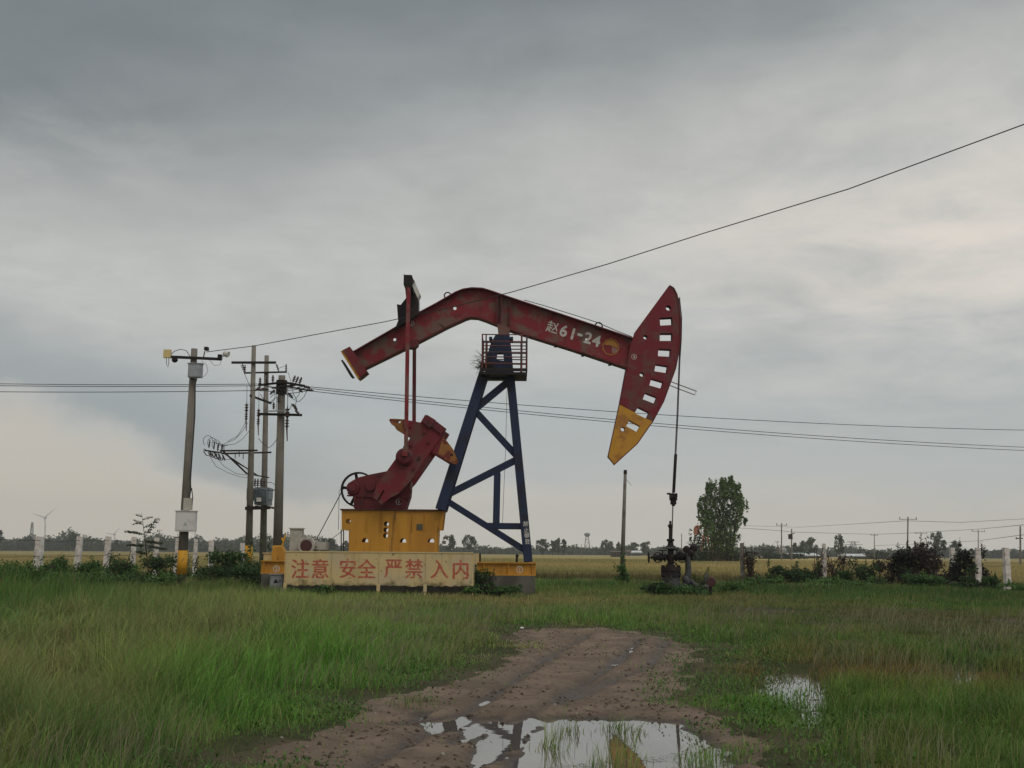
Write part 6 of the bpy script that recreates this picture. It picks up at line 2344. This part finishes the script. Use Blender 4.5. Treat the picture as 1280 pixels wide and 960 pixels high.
        for i in range(windows):
            xx = a.x + (b.x - a.x) * (i + .5) / windows
            MB().box(xx - .5, xx + .5, Y - .03, Y - .002, a.z * .35, a.z * .75).build('window', M['window_dark'], t)
        return t
    house('farm_shed', 'low brown shed just left of the lone wooden pole', 765, 776.5, 690.2, 688.8, 300, 5, M['roof_brown'], M['roof_brown'], 2)
    house('warehouse', 'white-roofed long building right of the lone wooden pole', 788.5, 802, 690.6, 688.2, 460, 12, M['roof_white'], M['wall_far'], 5)
    house('farm_house', 'small dark far house just right of the lone wooden pole', 784.8, 788.2, 690, 687.6, 440, 5, M['roof_brown'], M['roof_brown'], 1)
    house('warehouse', 'white far shed left of the slim white fence post, below three trees', 1000, 1024, 694.5, 691.2, 330, 12, M['roof_white'], M['wall_far'], 5)
    house('warehouse', 'pale long far shed with grey roof under the first of three trees', 990, 1000.5, 693.6, 691.2, 350, 10, M['roof_white'], M['roof_white'], 2)
    house('warehouse', 'white far shed right of the tall tree above the slim post', 1062, 1084, 695.2, 692.2, 330, 12, M['roof_white'], M['wall_far'], 4)
    house('farm_house', 'dark far house with grey roof below the thin pole on the right', 1084.5, 1112, 695, 691.6, 340, 10, M['cabinet'], M['cabinet'], 3)
    house('farm_house', 'grey far block behind the two thin poles by the broad tree', 978.5, 982.5, 689, 684.5, 500, 6, M['cabinet'], M['wall_far'], 2)
    shrub('hedge', 'low dark hedge below the two thin poles right of the broad tree', 'hedge', 975, 260, 14, 1.7, 2200, (0.028, 0.045, 0.022), 71, None, .5, 8, dep=3, nclump=18)
    shrub('hedge', 'dark hedge line in front of the far right tree line', 'hedge', 1110, 290, 16, 2.2, 2000, (0.030, 0.045, 0.024), 72, None, .5, 8, dep=3, nclump=18)

    # distant orange pumping unit half behind the broad tree
    Y = 185.0
    c = W(880, 690, Y)
    t = empty('distant_pumpjack', (c.x, Y, 0), 'small orange pumpjack far off behind the left side of the broad tree', 'oil pumpjack')
    pz = lambda pts: XZ(pts, Y)
    MB().plate(pz([(867.5, 660), (869.5, 657), (873, 656.5), (874.5, 658.5), (873.5, 663), (874.5, 667.5), (872.5, 668.5), (869.5, 667), (868.8, 671), (867.2, 666)]), Y - .3, Y + .3).build('horse_head', M['orange'], t)
    MB().plate(pz([(873, 657.5), (877, 656), (892, 651), (893, 653.5), (878, 659), (873.5, 662.5)]), Y - .25, Y + .25).build('walking_beam', M['orange'], t)
    k = MB()
    for p, q in (((882, 656), (876, 692)), ((882, 656), (888, 692)), ((878.5, 676), (885.8, 676))):
        k.bar(W(p[0], p[1], Y), W(q[0], q[1], Y), .28, .28)
    k.build('tower_leg', M['orange'], t)
    a, b = W(874, 692, Y), W(896, 692, Y)
    MB().box(a.x, b.x, Y - .9, Y + .9, -.05, a.z + .1).build('base', M['orange'], t)
    MB().bar(W(891, 653, Y), W(891, 683, Y), .2, .2).plate(pz([(887, 683), (895, 681), (896, 688), (887, 689)]), Y - .5, Y + .5).build('crank', M['orange'], t)

    # pale scraps lying about
    for lab, px, py, s in (('pale scrap of plastic lying at the far edge of the mud track', 652, 786.5, .06), ('white scrap in the grass left of the barrier foot', 276, 744, .06), ('white scrap in the grass at the right, below the end posts', 1232, 741, .07),
                           ('pale scrap in the grass right of the mud track end', 924, 772.5, .05)):
        g = G(px, py)
        r_ = random.Random(int(px))
        n = 7
        o = [(g.x + s * r_.uniform(.6, 1.1) * math.cos(2 * PI * i / n), g.y + s * r_.uniform(.6, 1.1) * math.sin(2 * PI * i / n)) for i in range(n)]
        mb = MB()
        mb.add([(x, y, .0 + r_.uniform(0, .05)) for x, y in o] + [(g.x, g.y, .04)] + [(x, y, -.03) for x, y in o],
               [(i, (i + 1) % n, n) for i in range(n)] + [(i, n + 1 + i, n + 1 + (i + 1) % n, (i + 1) % n) for i in range(n)] + [tuple(n + 1 + i for i in range(n))])
        tag(mb.build('plastic_scrap', M['plastic']), lab, 'litter', 'litter on the ground')


background()


def haze():
    mb = MB().box(-1100, 1100, -40, 1250, -1.2, 48)
    m = bpy.data.materials.new('thin_haze'); m.use_nodes = True
    k = NT(m.node_tree)
    v = k.n('ShaderNodeVolumePrincipled', Density=HAZE_D)
    v.inputs['Color'].default_value = (0.90, 0.96, 1.0, 1)
    v.inputs['Anisotropy'].default_value = 0.2
    k.n('ShaderNodeOutputMaterial', Volume=v.outputs[0])
    o = mb.build('haze', m)
    tag(o, 'thin pale haze over the fields', 'haze', kind='stuff')


HAZE_D = 0.00032
haze()
